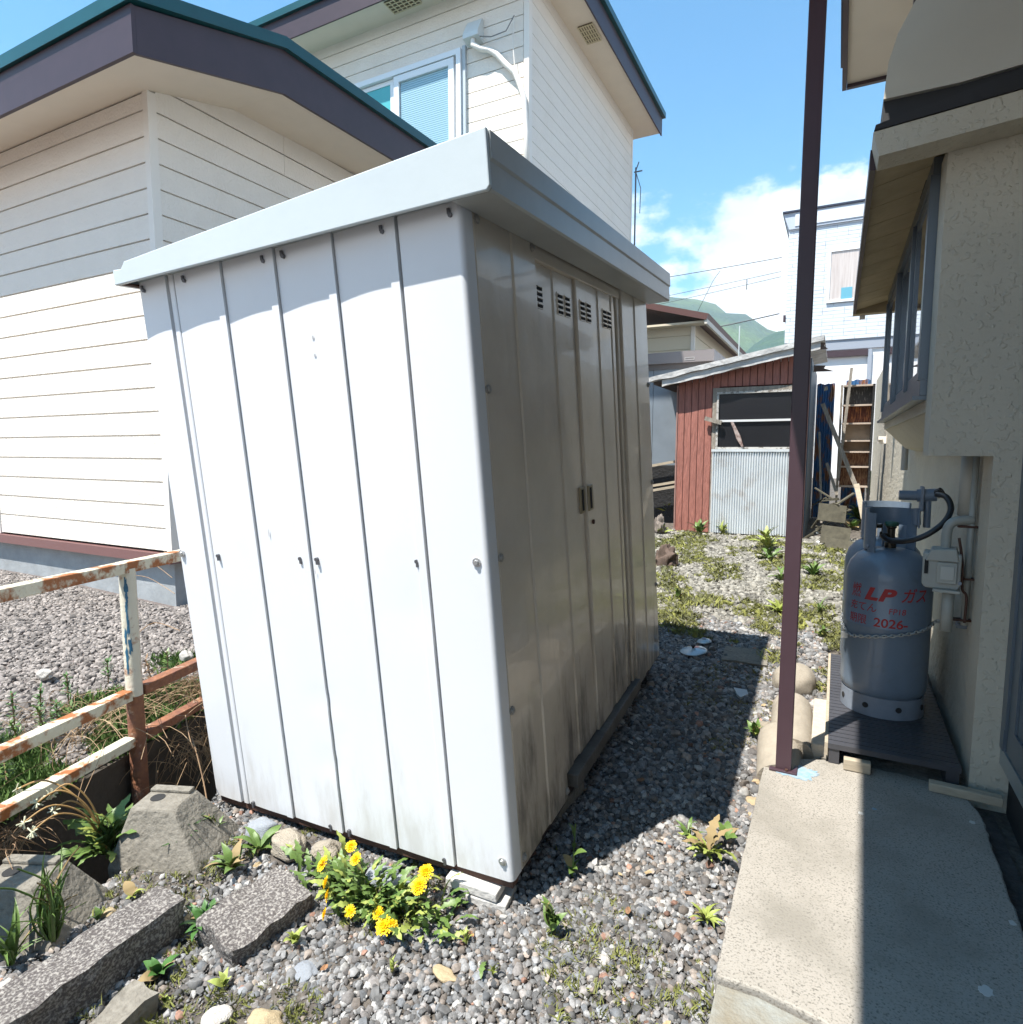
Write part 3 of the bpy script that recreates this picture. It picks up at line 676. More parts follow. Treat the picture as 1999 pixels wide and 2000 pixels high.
# ================================================================ house 3, white house, eaves, wires
h3 = thing('house', 'distant cream boarded house with brown hipped roof beyond the shed', 'house')
cream3 = mat('cream_boards', (.62,.55,.42), .7)
BOX((-7,13.02,.5),(-2.66,17,3.84)).build('wall', cream3, h3)
boards_y(h3, -7, -2.68, 13.02, 2.0, 3.86, .27, cream3, gap=.015); boards_x(h3, 13.04, 19, -2.66, 2.0, 3.9, .27, cream3, gap=.015)
BOX((-2.70,12.97,2.0),(-2.625,13.03,3.8)).build('corner_trim', siding_trim, h3)
brn = mat('brown_roof', (.10,.045,.04), .5)
MB().add([(-7,12.6,4.9),(-3.6,12.6,4.18),(-2.35,12.6,3.83),(-2.35,19.5,3.83),(-7,19.5,4.9),(-7,12.6,5.0),(-3.6,12.6,4.3),(-2.30,12.6,3.94),(-2.30,19.5,3.94),(-7,19.5,5.0)],
  [(0,1,2,3,4),(5,9,8,7,6),(0,5,6,1),(1,6,7,2),(2,7,8,3),(3,8,9,4),(4,9,5,0)]).build('roof', brn, h3)
BOX((-2.38,12.62,3.76),(-2.33,19.4,3.85)).build('fascia', mat('pale_fascia', (.6,.57,.5), .6), h3)
BOX((-7,12.7,3.80),(-2.4,13.0,3.84)).build('soffit', cream3, h3)
o = MB().tube([(-1.95,14.2,2.5),(-1.95,14.2,3.95)], .012, 5).build('antenna_pole', mat('pale_pole', (.55,.6,.62), .4)); tag(o, 'thin pale pole standing against the wooded hill', 'pole')

wh = thing('house', 'distant white house with stone-pattern cladding and a curtained window', 'house')
def stone_clad():
    m = bpy.data.materials.new('stone_pattern_cladding'); m.use_nodes = True; nt = m.node_tree; b = nt.nodes['Principled BSDF']; b.inputs['Roughness'].default_value = .7
    t = N(nt, 'ShaderNodeTexCoord'); mp = N(nt, 'ShaderNodeMapping'); mp.inputs['Rotation'].default_value = (R(90),0,0); nt.links.new(t.outputs['Object'], mp.inputs[0])
    bk = N(nt, 'ShaderNodeTexBrick'); bk.inputs['Scale'].default_value = 1; bk.inputs['Brick Width'].default_value = .55; bk.inputs['Row Height'].default_value = .10
    bk.inputs['Mortar Size'].default_value = .007; bk.inputs['Color1'].default_value = (.62,.66,.70,1); bk.inputs['Color2'].default_value = (.56,.61,.66,1); bk.inputs['Mortar'].default_value = (.33,.38,.45,1)
    bk.inputs['Mortar Smooth'].default_value = .6; bk.offset_frequency = 3
    nt.links.new(mp.outputs[0], bk.inputs[0])
    mp2 = N(nt, 'ShaderNodeMapping'); mp2.inputs['Scale'].default_value = (1.4,1,5); nt.links.new(t.outputs['Object'], mp2.inputs[0])
    nz = N(nt, 'ShaderNodeTexNoise'); nz.inputs['Scale'].default_value = 1.6; nz.inputs['Detail'].default_value = 3; nt.links.new(mp2.outputs[0], nz.inputs['Vector'])
    mr = N(nt, 'ShaderNodeMapRange'); mr.inputs[1].default_value = .5; mr.inputs[2].default_value = .62; nt.links.new(nz.outputs[0], mr.inputs[0])
    mxx = N(nt, 'ShaderNodeMix', data_type='RGBA'); nt.links.new(mr.outputs[0], mxx.inputs[0]); mxx.inputs[6].default_value = (.60,.65,.70,1); nt.links.new(bk.outputs[0], mxx.inputs[7]); nt.links.new(mxx.outputs[2], b.inputs['Base Color'])
    bp = N(nt, 'ShaderNodeBump'); bp.inputs['Distance'].default_value = .02; bp.invert = True; nt.links.new(bk.outputs[1], bp.inputs['Height']); nt.links.new(bp.outputs[0], b.inputs['Normal'])
    return m
clad = stone_clad(); navy = mat('navy_coping', (.02,.025,.05), .4)
BOX((-1.50,20.0,4.40),(8,27,7.55)).build('upper_wall', clad, wh)
MB().prism([(-1.50,7.551),(-1.66,8.0),(8,8.0),(8,7.551)], 'y', 19.95, 27).build('cornice', mat('grey_cornice', (.42,.47,.54), .6), wh)
BOX((-1.68,19.9,8.001),(8,27.1,8.05)).build('roof', navy, wh)
BOX((-1.35,19.93,7.62),(8,19.95,7.95)).build('cornice_band', mat('pale_band', (.6,.64,.70), .6), wh)
BOX((-1.45,20.03,4.13),(8,27,4.399)).build('band', mat('grey_band', (.30,.33,.38), .6), wh)
BOX((-1.3,20.08,.4),(8,27,4.129)).build('lower_wall', mat('white_wall', (.80,.78,.77), .8), wh)
BOX((-1.3,19.98,3.93),(.62,20.07,4.10)).build('lintel', fascia_purple, wh)
BOX((.62,20.0,.5),(.72,20.07,4.10)).build('trim', mat('grey_band', (.30,.33,.38)), wh)
wv = frame_y(wh, 'window', -.47, .75, 5.42, 6.86, 19.998, .07, .05, wf)
BOX((-.40,19.975,5.49),(.68,19.99,6.79)).build('pane', mat('curtain_glass', (.40,.33,.30), .15, col2=(.62,.57,.54), vs=3, stretch=(6,1,.3), coat=1), wv)
BOX((-.11,19.965,5.50),(.16,19.974,5.80)).build('blind', mat('blue_cloth', (.12,.36,.46), .5), wv)
BOX((-1.56,19.97,5.02),(-1.50,20.1,5.2)).build('bracket', fascia_purple, wh)

def wire(pts, r, lab):
    o = MB().tube(pts, r, 5).build('power_line', mat('wire', (.035,.04,.05), .6)); return tag(o, lab, 'wire', 'overhead lines in front of the clouds')
def sag(a, b, s, n=12): return [tuple(a[k]+(b[k]-a[k])*i/n - (s*4*(i/n)*(1-i/n) if k == 2 else 0) for k in range(3)) for i in range(n+1)]
wire(sag((-8,18,6.05),(-1.5,18,6.28),.03), .010, 'thick upper overhead line with a hanging loop, running to the white house')
wire(sag((-8,18,5.35),(-1.5,18,5.93),.03), .007, 'thin overhead line, upper one of the close pair')
wire(sag((-8,18,5.1),(-1.5,18,5.80),.03), .007, 'thin overhead line, lower one of the close pair')
wire(sag((-8,18,4.3),(-1.5,18,4.87),.10), .016, 'lowest thick black overhead line crossing the hill')
wire([(-3.02,18,6.14),(-3.09,18,6.05),(-3.2,18,5.9),(-3.7,18,4.9),(-3.95,18,4.4)], .007, 'thin service line dropping steeply from the upper line')
o = MB().tube([(-2.33,18,5.57),(-2.33,18,5.83)], .012, 5).build('wire_spacer', mat('wire', (.03,.03,.04))); tag(o, 'short vertical spacer hanging on the pair of thin lines', 'spacer')

# ================================================================ house on the right
rh = thing('house', 'grey stucco house along the right edge with bay window and door', 'house')
XM, YW = .483, 2.64
BOX((XM, YW+.16, .05),(1.3, 11.2, 2.40)).build('wall', mat('cream_stucco', (.60,.55,.45), .75, var=.15, vs=3, bump=.8, bs=30), rh)
MB().prism([(.285,1.328),(.285,2.37),(1.6,2.50),(1.6,.05),(XM-.012,.05),(XM-.012,1.328)], 'y', YW, YW+.16).build('wing_wall', stucco, rh)
# bay window
BOX((.285,YW+.165,1.49),(XM-.001,5.15,1.535)).build('sill', stucco, rh)
MB().prism([(.295,1.489),(.42,1.36),(XM-.001,1.34),(XM-.001,1.489)], 'y', YW+.165, 5.15).build('bay_underside', stucco, rh)
al = mat('blue_grey_aluminium', (.13,.16,.19), .35, metal=.4)
bf = MB().box((.262,YW+.165,1.552),(.298,5.12,1.61)).box((.262,YW+.165,2.34),(.298,5.12,2.40))
for y in (YW+.19, 3.42, 4.25, 5.09): bf.box((.255,y-.025,1.611),(.299,y+.025,2.339))
bw = bf.build('window', al, rh)
yy = [YW+.22, 3.38, 3.46, 4.22, 4.28, 5.06]
for i in range(3):
    a, b = yy[2*i], yy[2*i+1]; x = .268 + (.012 if i % 2 else 0)
    s_ = MB().box((x,a,1.615),(x+.014,a+.035,2.335)).box((x,b-.035,1.615),(x+.014,b,2.335)).box((x,a+.036,1.615),(x+.014,b-.036,1.655)).box((x,a+.036,2.295),(x+.014,b-.036,2.335)).build('sash', al, bw)
    BOX((x+.004,a+.036,1.656),(x+.009,b-.036,2.294)).build('pane', mat('reflecting_pane', (.10,.12,.14), .04, spec=1, coat=1), s_)
BOX((.30,YW+.17,1.615),(.33,5.1,2.34)).build('bay_interior', mat('dim_interior', (.12,.13,.14), .9), rh)
BOX((.24,YW+.165,1.5355),(.299,5.15,1.5505)).build('window_sill', al, rh)
# eave boards above the window
for i in range(11):
    y0 = YW+.0 + i*.24
    MB().prism([(.075,2.355),(.075,2.368),(.30,2.428),(.30,2.41)], 'y', y0+.006, y0+.24).build('soffit_board', stucco_warm, rh)
BOX((.30,YW+.165,2.38),(.50,5.3,2.43)).build('lintel', stucco_warm, rh)
MB().prism([(.055,2.33),(.074,2.33),(.074,2.405),(.055,2.40)], 'y', YW-.001, 5.28).build('eave_fascia', fascia_purple, rh)
MB().prism([(.06,2.408),(.064,2.425),(1.6,2.73),(1.6,2.55)], 'y', YW-.135, 5.32).build('roof', mat('black_roof', (.02,.02,.023), .5), rh)
BOX((.055,5.285,2.33),(.50,5.36,2.42)).build('eave_end', stucco_warm, rh)
MB().prism([(.058,2.405),(.078,2.325),(1.6,2.47),(1.6,2.549)], 'y', YW-.13, YW-.002).build('verge_beam', stucco, rh)
# porch hood on the roof: a rounded panel with a dark foot
hood = [(.09,2.635)]
hood_p = [(.098,2.735),(.108,2.86),(.135,2.96),(.185,3.06),(.26,3.15),(.37,3.22),(.52,3.26),(1.5,3.28),(1.5,2.80),(.60,2.72),(.35,2.715)]
MB().prism([(.098,2.728)] + hood_p[1:8] + [(1.5,2.76),(.56,2.745),(.35,2.728)], 'y', 3.0, 3.25).build('rounded_hood', mat('beige_hood', (.52,.47,.38), .5, var=.05), rh)
MB().prism([(.096,2.40),(.100,2.7275),(.349,2.7275),(.349,2.745),(1.4,2.759),(1.4,2.40)], 'y', 3.02, 3.23).build('hood_foot', mat('black_foot', (.02,.02,.022), .6), rh)
us = BOX((-.05,-.5,3.55),(1.5,4.5,3.61)).build('upper_soffit', soffit_cream, rh)
MB().box((-.075,-.5,3.53),(-.051,4.53,3.68)).box((-.05,4.501,3.53),(1.5,4.53,3.68)).build('upper_fascia', fascia_purple, rh)
BOX((.205,3.4,3.0),(.24,3.44,3.549)).build('upper_corner_trim', fascia_purple, rh); BOX((.26,3.3,2.9),(1.5,4.1,3.549)).build('upper_wall', soffit_cream, rh)
BOX((-.09,-.5,3.681),(1.5,4.56,3.72)).build('upper_roof', mat('navy_coping', (.02,.02,.05)), rh)
# far brown-edged eave
MB().box((.118,6.5,2.66),(.145,6.53,3.20)).box((.118,6.5,3.201),(.24,6.53,3.245)).build('far_fascia', fascia_purple, rh)
BOX((.146,6.515,2.70),(.30,6.535,3.20)).build('far_gable', soffit_cream, rh)
BOX((.125,6.48,2.615),(.40,6.499,2.70)).build('far_eave', soffit_cream, rh); BOX((.10,5.34,2.30),(.135,5.36,2.36)).build('gutter_end', siding_trim, rh)
# door at the right edge
XD = .553
dm = mat('slate_blue_door', (.105,.135,.165), .4, var=.1)
BOX((XD,-.8,.26),(XD+.05,YW-.001,.32)).build('door_sill', mat('bright_aluminium', (.35,.40,.42), .3, metal=.6), rh)
door = BOX((XD+.012,-.6,.321),(XD+.04,YW-.06,2.05)).build('door', dm, rh)
MB().box((XD-.004,YW-.045,.321),(XD+.03,YW-.001,2.1)).box((XD-.004,YW-.058,.40),(XD+.012,YW-.046,2.1)).build('door_frame', al, rh)
MB().box((XD+.004,-.6,.325),(XD+.0115,YW-.06,.42)).box((XD+.004,YW-.14,.421),(XD+.0115,YW-.06,2.05)).build('rail', al, door)
BOX((XD+.03,-.8,.0),(XD+.08,YW-.001,.259)).build('step_recess', dark, rh)
BOX((XD+.051,-.8,2.1),(1.6,YW,2.6)).build('upper_door_wall', stucco, rh)
MB().box((.40,8.2,1.42),(.482,8.28,1.50)).box((.40,8.12,1.46),(.44,8.2,1.50)).build('wall_bracket', siding_trim, rh)
MB().tube([(.44,5.4,1.2),(.44,5.4,2.35),(.36,5.4,2.55)], .022, 8).build('downpipe', mat('taupe_pipe', (.35,.32,.28), .5), rh)

# ================================================================ porch post with its canopy (the canopy is above the frame)
pp = thing('porch_post', 'purple-brown square steel post standing on the concrete path', 'post', (-.127, 2.49, .14))
def post_box():
    return MB().box((-.027,-.022,.008),(.027,.022,2.97))
post_box().build('post', purple_post, pp, bevel=.003)
MB().prism([(-.048,-.036),(.048,-.036),(.048,.034),(-.048,.034)], 'z', 0.001, .009).build('base_plate', purple_post, pp, bevel=.002)
MB().tube([(.012,-.029,.009),(.012,-.029,.016)], .006, 6).build('bolt', rustiron, pp)
MB().prism([(-.53,-5.0),(1.45,-5.0),(1.45,.12),(-.36,.12)], 'z', 2.99, 3.03).build('canopy_sheet', mat('canopy', (.3,.3,.3), .6), pp)
MB().prism([(-.535,-5.0),(-.515,-5.0),(-.345,.10),(-.365,.10)], 'z', 2.94, 2.989).build('canopy_rail', purple_post, pp)

# ================================================================ concrete path
def rough_slab_mb(poly_top, z0, z1, seed, amp=.004, step=.03):
    n = len(poly_top); pts = []
    for i in range(n):
        a = Vector(poly_top[i]); b = Vector(poly_top[(i+1) % n]); L = (b-a).length; k = max(1, int(L/step))
        for j in range(k):
            p = a + (b-a)*j/k; nn_ = noise.noise_vector(Vector((p.x*9, p.y*9, seed)))
            pts.append((p.x + nn_.x*amp, p.y + nn_.y*amp))
    return MB().prism(pts, 'z', z0, z1)
def jag(y, s): return .005*noise.noise(Vector((y*9, s, 0))) + .010*max(0, noise.noise(Vector((y*30, s, 3))))
right = []
y = 1.33
while y < 2.64: right.append((.462 + (y-1.4)*.018 + (0 if y < 2.45 else -(y-2.45)*.22) + jag(y, 2), y)); y += .02
left = [(-.197 - .004*noise.noise(Vector((t*20,0,0))), 2.545 - t*1.16) for t in [i/40 for i in range(41)]]
far_edge = [(.40,2.63),(.28,2.655),(.15,2.66),(.03,2.655),(-.10,2.60),(-.195,2.56)]
poly = [(-.193,1.40),(-.10,1.405),(.02,1.385),(.12,1.36),(.25,1.33)] + right + far_edge + left[1:-1]
path = MB().prism(poly, 'z', -.03, .14).build('path', concrete, bevel=.006); struct(path)
struct(MB().prism([(-.19,-.6),(.50,-.6),(.50,1.325),(.25,1.322),(.12,1.352),(.02,1.377),(-.10,1.397),(-.19,1.392)], 'z', -.03, .128).build('path', concrete_moss, bevel=.004))
struct(MB().prism([(.462,-.6)] + [(a+.006+abs(jag(b,9))*.6, b) for a, b in right if b < 2.55] + [(.54,2.6),(.54,-.6)], 'z', -.03, .085).build('path', mat('broken_mortar', (.10,.09,.085), .95, var=.5, vs=20, bump=1, bs=30)))
struct(MB().prism([(-.004,2.665),(.47,2.66),(.47,4.1),(-.004,4.1)], 'z', 0.0, .135).build('path', concrete_grey))
def splat(cx, cy, z, r, seed, n=60, sx=1, sy=1):
    pts = []
    for i in range(n):
        a = 2*math.pi*i/n; q = r*(.8 + .35*noise.noise(Vector((math.cos(a)*1.6, math.sin(a)*1.6, seed))) + .22*noise.noise(Vector((math.cos(a)*7, math.sin(a)*7, seed))))
        pts.append((cx + math.cos(a)*q*sx, cy + math.sin(a)*q*sy))
    return MB().prism(pts, 'z', z+.0005, z+.0015)
bs = splat(-.088, 2.495, .14, .095, 3, n=140, sx=1.05, sy=.62).build('paint_stain', blue_paint); struct(bs)
for i, (u, v, r, c) in enumerate(((1625,1535,.010,'w'),(1835,1552,.011,'w'),(1910,1742,.010,'w'),(1860,1870,.018,'w'),(1650,1527,.008,'b'))):
    p = at(u, v, .14); struct(splat(p.x, p.y, .14, r, 20+i, 24).build('paint_stain', mat('pale_spot', (.5,.5,.48), .8) if c == 'w' else blue_paint))
p = at(1825, 1987/1.0352, .128); o = MB().prism([(p.x-.012,p.y-.008),(p.x+.012,p.y-.006),(p.x+.010,p.y+.008),(p.x-.008,p.y+.007)], 'z', .129, .135).build('red_petal', mat('red_petal', (.35,.02,.02), .5)); tag(o, 'small red petal lying on the path at the bottom edge', 'petal')

# ================================================================ gas cylinders and fittings
def cylinder(label, loc, lettering, group):
    t = thing('gas_cylinder', label, 'gas cylinder', loc, R(0), group)
    r = .165
    prof = [(.02,.045),(.10,.05),(r-.02,.075),(r-.004,.10),(r,.13),(r,.38),(r+.0015,.383),(r+.0015,.388),(r,.391),(r,.585),(r-.004,.61),(r-.016,.645),(r-.04,.675),(r-.07,.695),(.06,.705),(.03,.708),(.0,.709)]
    MB().lathe(prof, 64).build('body', bottle_grey, t, smooth=50)
    # foot ring with holes seen as recessed dark plugs
    fr_ = MB().lathe([(r-.014,.0),(r-.006,.0),(r-.006,.012),(r-.008,.085),(r-.014,.085)], 64).build('foot_ring', ring_white, t, smooth=40)
    for k in range(8):
        a = R(-160 + 45*k); c = Vector((math.cos(a), math.sin(a), 0)); MB().tube([c*(r-.010)+Vector((0,0,.045)), c*(r-.0045)+Vector((0,0,.045))], .012, 12).build('hole', dark, fr_)
    # collar: a C of bent plate with cut-outs
    def plate(a0, a1, z0, z1, rr=.098, th=.004, n=10):
        vs = []; fs = []
        for i in range(n+1):
            a = R(a0 + (a1-a0)*i/n); c, s = math.cos(a), math.sin(a)
            vs += [(rr*c, rr*s, z0), (rr*c, rr*s, z1), ((rr+th)*c, (rr+th)*s, z0), ((rr+th)*c, (rr+th)*s, z1)]
        for i in range(n): q = i*4; w = q+4; fs += [(q,w,w+1,q+1),(q+2,q+3,w+3,w+2),(q+1,w+1,w+3,q+3),(q,q+2,w+2,w)]
        fs += [(0,1,3,2),(n*4,n*4+2,n*4+3,n*4+1)]
        return MB().add(vs, fs)
    cl = plate(-150, -128, .68, .86, n=4); cl.add(*(lambda q: (q.v, q.f))(plate(150, 210, .70, .875, n=8)))
    cl.add(*(lambda q: (q.v, q.f))(plate(50, 150, .80, .875, n=12))); cl.add(*(lambda q: (q.v, q.f))(plate(20, 50, .69, .875, n=5))); cl.add(*(lambda q: (q.v, q.f))(plate(-20, 20, .80, .875, n=5)))
    cl.add(*(lambda q: (q.v, q.f))(plate(85, 105, .69, .80, n=3)))
    cl.build('collar', bottle_grey, t, smooth=40)
    MB().tube([(-.085,-.052,.715),(-.091,-.056,.717)], .008, 8).build('rivet', ring_white, t)
    v_ = MB().lathe([(.022,.70),(.022,.73),(.015,.735),(.015,.79),(.020,.795),(.020,.80)], 16).tube([(0,0,.76),(-.035,-.02,.76)], .010, 8).build('valve', mat('dark_brass', (.06,.05,.035), .4, metal=.6), t)
    MB().lathe([(.006,.80),(.026,.803),(.028,.812),(.024,.82),(.006,.822)], 12).build('hand_wheel', mat('green_wheel', (.03,.10,.07), .5), v_)
    if lettering:
        for txt, a0, z, size, shear, sx in (('燃', -146, .510, .066, .1, .72), ('LP', -124, .505, .070, .3, 1.35), ('ガス', -78, .508, .066, .25, .85), ('充てん', -148, .455, .042, .15, .95), ('FP18', -92, .452, .034, .1, .95), ('期限', -148, .398, .044, .05, .95), ('2026-', -110, .394, .052, .05, 1.05)):
            cu = bpy.data.curves.new('lettering', 'FONT'); cu.body = txt; cu.size = size; cu.shear = shear; cu.offset = .0035 if txt == 'LP' else (.0008 if txt in ('2026-', 'ガス') else 0); cu.space_character = 1.15 if txt == 'LP' else 1.0
            to = bpy.data.objects.new('lettering', cu); COL.objects.link(to)
            bpy.context.view_layer.update()
            me = bpy.data.meshes.new_from_object(to.evaluated_get(bpy.context.evaluated_depsgraph_get()))
            bpy.data.objects.remove(to)
            import bmesh
            bm = bmesh.new(); bm.from_mesh(me)
            bmesh.ops.triangulate(bm, faces=bm.faces)
            bmesh.ops.subdivide_edges(bm, edges=[e for e in bm.edges if e.calc_length() > .010], cuts=2)
            for v in bm.verts:
                a = R(a0) + v.co.x*sx/(r); rr = r + .0012
                v.co = Vector((rr*math.cos(a), rr*math.sin(a), z + v.co.y))
            bm.to_mesh(me); bm.free(); me.materials.clear(); me.materials.append(red_stencil)
            lo = bpy.data.objects.new('lettering', me); COL.objects.link(lo); lo.parent = t
    return t
BZ = .222
gc = cylinder('front grey gas cylinder with red LPガス stencil lettering, chained to the wall', (.222,3.12,BZ), True, 'gas cylinders by the right wall')
gc2 = cylinder('rear grey gas cylinder, mostly hidden behind the lettered one', (.222,3.50,BZ), False, 'gas cylinders by the right wall')
# deck the cylinders stand on
dk = thing('deck', 'low dark slatted deck under the gas cylinders', 'deck', (0,0,0))
y = 2.62
while y < 3.82: BOX((.020,y,.200),(.445,y+.034,.2205)).build('slat', deck, dk); y += .040
BOX((.024,2.625,.142),(.06,3.80,.199)).build('bearer', deck, dk); BOX((.40,2.625,.142),(.44,3.80,.199)).build('bearer', deck, dk); BOX((.008,2.62,.17),(.0195,3.82,.2215)).build('edge_strip', pale_wood, dk)
p = at(1600,1437,.165); o = BOX((.075,2.585,.142),(.165,2.615,.185)).build('timber_offcut', pale_wood, bevel=.003); tag(o, 'short sunlit timber offcut at the near edge of the dark deck', 'timber')
o = BOX((.19,2.575,.1415),(.40,2.612,.172)).build('timber_offcut', pale_wood, bevel=.003); tag(o, 'long timber offcut in shade at the near edge of the deck', 'timber'); o.rotation_euler.z = -.06
o = BOX((-.105,0,0),(-.03,.52,.13)).build('kerb_stone', mat('pale_kerb', (.52,.46,.37), .85, var=.2, vs=30, bump=.5, bs=60), bevel=.006); o.location = (.03+.035,2.68,.05); o.rotation_euler.z=.01; tag(o, 'narrow pale kerb stone along the left side of the dark deck', 'kerb')
# chain
def chain(pts, lab, mt, ln=.020, r=.0030):
    pts = [Vector(p) for p in pts]; mb = MB(); tot = 0; acc = 0; k = 0
    path = []
    for a, b in zip(pts, pts[1:]):
        L = (b-a).length; n = max(1, int(L/.002))
        for i in range(n): path.append(a + (b-a)*i/n)
    step = int(ln*.72/.002)
    for i in range(0, len(path)-step, step):
        c = (path[i]+path[i+step])/2; d = (path[i+step]-path[i]).normalized(); sd = d.cross(Vector((0,0,1))).normalized() if k % 2 else d.cross(d.cross(Vector((0,0,1)))).normalized()
        ring = [c + d*math.cos(a)*ln*.5 + sd*math.sin(a)*ln*.28 for a in [2*math.pi*j/10 for j in range(11)]]
        mb.tube(ring, r, 5, cap=False); k += 1
    o = mb.build('chain', mt, smooth=True); return tag(o, lab, 'chain')
cc = gc.location
arcp = [(cc.x + .171*math.cos(R(a)), cc.y + .171*math.sin(R(a)), BZ + .33 - .0*abs(a) + .085*max(0,(a+140)/140)) for a in range(-150, -8, 5)]
chain([(cc.x+.171*math.cos(R(-215)), cc.y+.171*math.sin(R(-215)), BZ+.40)] + [(cc.x+.171*math.cos(R(a)), cc.y+.171*math.sin(R(a)), BZ+.40-(a+215)*.0009) for a in range(-210,-150,5)] + arcp + [(.478, 3.05, .665)], 'thin steel chain around the front gas cylinder hooked to the wall', mat('dull_chain', (.42,.42,.40), .4, metal=.5))
MB2 = MB().box((-.012,-.010,-.012),(.012,.010,.012)).build('padlock', mat('dull_chain', (.3,.3,.3))); MB2.location = (cc.x + .182*math.cos(R(-150)), cc.y + .182*math.sin(R(-150)), BZ+.325); tag(MB2, 'small metal clasp hanging on the chain at the left of the cylinder', 'clasp')
# regulator with hose
rg = thing('gas_regulator', 'grey gas regulator on the wall above the cylinders', 'regulator', (.33,3.16,1.12))
MB().tube([(-.085,0,.035),(-.02,0,.035)], .021, 14).tube([(-.02,0,.035),(.05,0,.04)], .027, 14).build('body', bottle_grey, rg, smooth=40)
MB().box((-.008,-.035,-.03),(.004,.03,.075)).build('flange', ring_white, rg, bevel=.003)
MB().tube([(.02,0,.02),(.022,0,-.10)], .014, 10).tube([(-.02,0,-.02),(-.015,0,-.09)], .017, 10).build('stem', bottle_grey, rg, smooth=40)
MB().tube([(.05,-.01,.045),(.066,-.02,.055)], .020, 12).build('knob', rubber, rg)
hp = [Vector(p) for p in ((.375,3.10,1.165),(.398,3.03,1.16),(.41,2.99,1.115),(.385,2.97,1.06),(.33,2.96,1.01),(.27,2.98,.98),(.215,3.03,.972),(.19,3.10,.98))]
def smooth_path(P, n=6):
    out = []
    for i in range(len(P)-1):
        p0 = P[max(i-1,0)]; p1 = P[i]; p2 = P[i+1]; p3 = P[min(i+2,len(P)-1)]
        for j in range(n):
            t = j/n; out.append(.5*((2*p1)+(-p0+p2)*t+(2*p0-5*p1+4*p2-p3)*t*t+(-p0+3*p1-3*p2+p3)*t**3))
    return out + [P[-1]]
o = MB().tube(smooth_path(hp), .0115, 10).build('gas_hose', rubber, smooth=True); tag(o, 'black rubber hose curling from the regulator down to the cylinder valve', 'hose')
GMX = 1
gm_ = thing('gas_meter', 'boxy grey-cream gas meter on the wall right of the cylinder', 'gas meter', (.378, 2.86, .90), R(-8)); gm_.scale = (.84, 1, 1)
MB().prism([(-.075,-.06),(-.06,-.075),(.06,-.075),(.07,-.06),(.07,.06),(-.075,.06)], 'y', -.05, .06).build('case', pipe_cream, gm_, bevel=.006)
MB().prism([(-.066,.03),(-.045,.075),(.05,.08),(.062,.03)], 'y', -.058, .05).build('case_top', pipe_cream, gm_, bevel=.005)
BOX((-.02,-.064,-.05),(.055,-.0585,.028)).build('cover', pipe_cream, gm_, bevel=.003); BOX((-.005,-.068,-.035),(.045,-.0645,.015)).build('cover_plate', mat('grey2', (.42,.43,.40), .4), gm_, bevel=.001)
BOX((-.0665,-.0545,-.02),(-.052,-.0505,.035)).build('counter_window', dark, gm_); BOX((-.03,-.07,-.085),(.072,.0,-.074)).build('bracket', pipe_cream, gm_, bevel=.002)
MB().tube([(.068,-.05,-.045),(.068,-.062,-.045)], .007, 8).build('bolt', ring_white, gm_)
gp = thing('gas_pipe', 'cream painted gas pipe bending from the meter up the wall', 'pipe', (0,0,0))
MB().tube(smooth_path([Vector(p) for p in ((.385,2.86,.97),(.385,2.86,1.04),(.40,2.86,1.075),(.44,2.87,1.085),(.465,2.88,1.085))], 5), .017, 12).build('elbow', pipe_cream, gp, smooth=True)
MB().tube([(.462,2.88,1.33),(.462,2.88,.68)], .012, 10).build('riser', pipe_cream, gp, smooth=True)
MB().tube([(.445,2.90,1.33),(.445,2.90,1.10)], .026, 12).build('wide_pipe', mat('pale_wall_pipe', (.40,.38,.33), .5), gp, smooth=True)
MB().tube([(.40,2.84,.83),(.40,2.84,.66)], .020, 12).build('drop_pipe', pipe_cream, gp, smooth=True)
MB().tube(smooth_path([Vector(p) for p in ((.42,2.83,1.02),(.435,2.83,.93),(.44,2.83,.83),(.455,2.83,.80),(.455,2.83,.70))],5), .005, 6).build('cable', rustiron, gp, smooth=True)
for z in (.70,.86,1.06): MB().box((.42,2.865,z-.004),(.482,2.895,z+.004)).build('clip', rustiron, gp)
o = MB().tube([(.45,2.95,.66),(.482,2.95,.66)], .012, 8).tube([(.45,2.95,.66),(.45,2.95,.69)], .006, 6).build('wall_hook', ring_white); tag(o, 'small pale hook on the wall holding the chain end', 'hook')

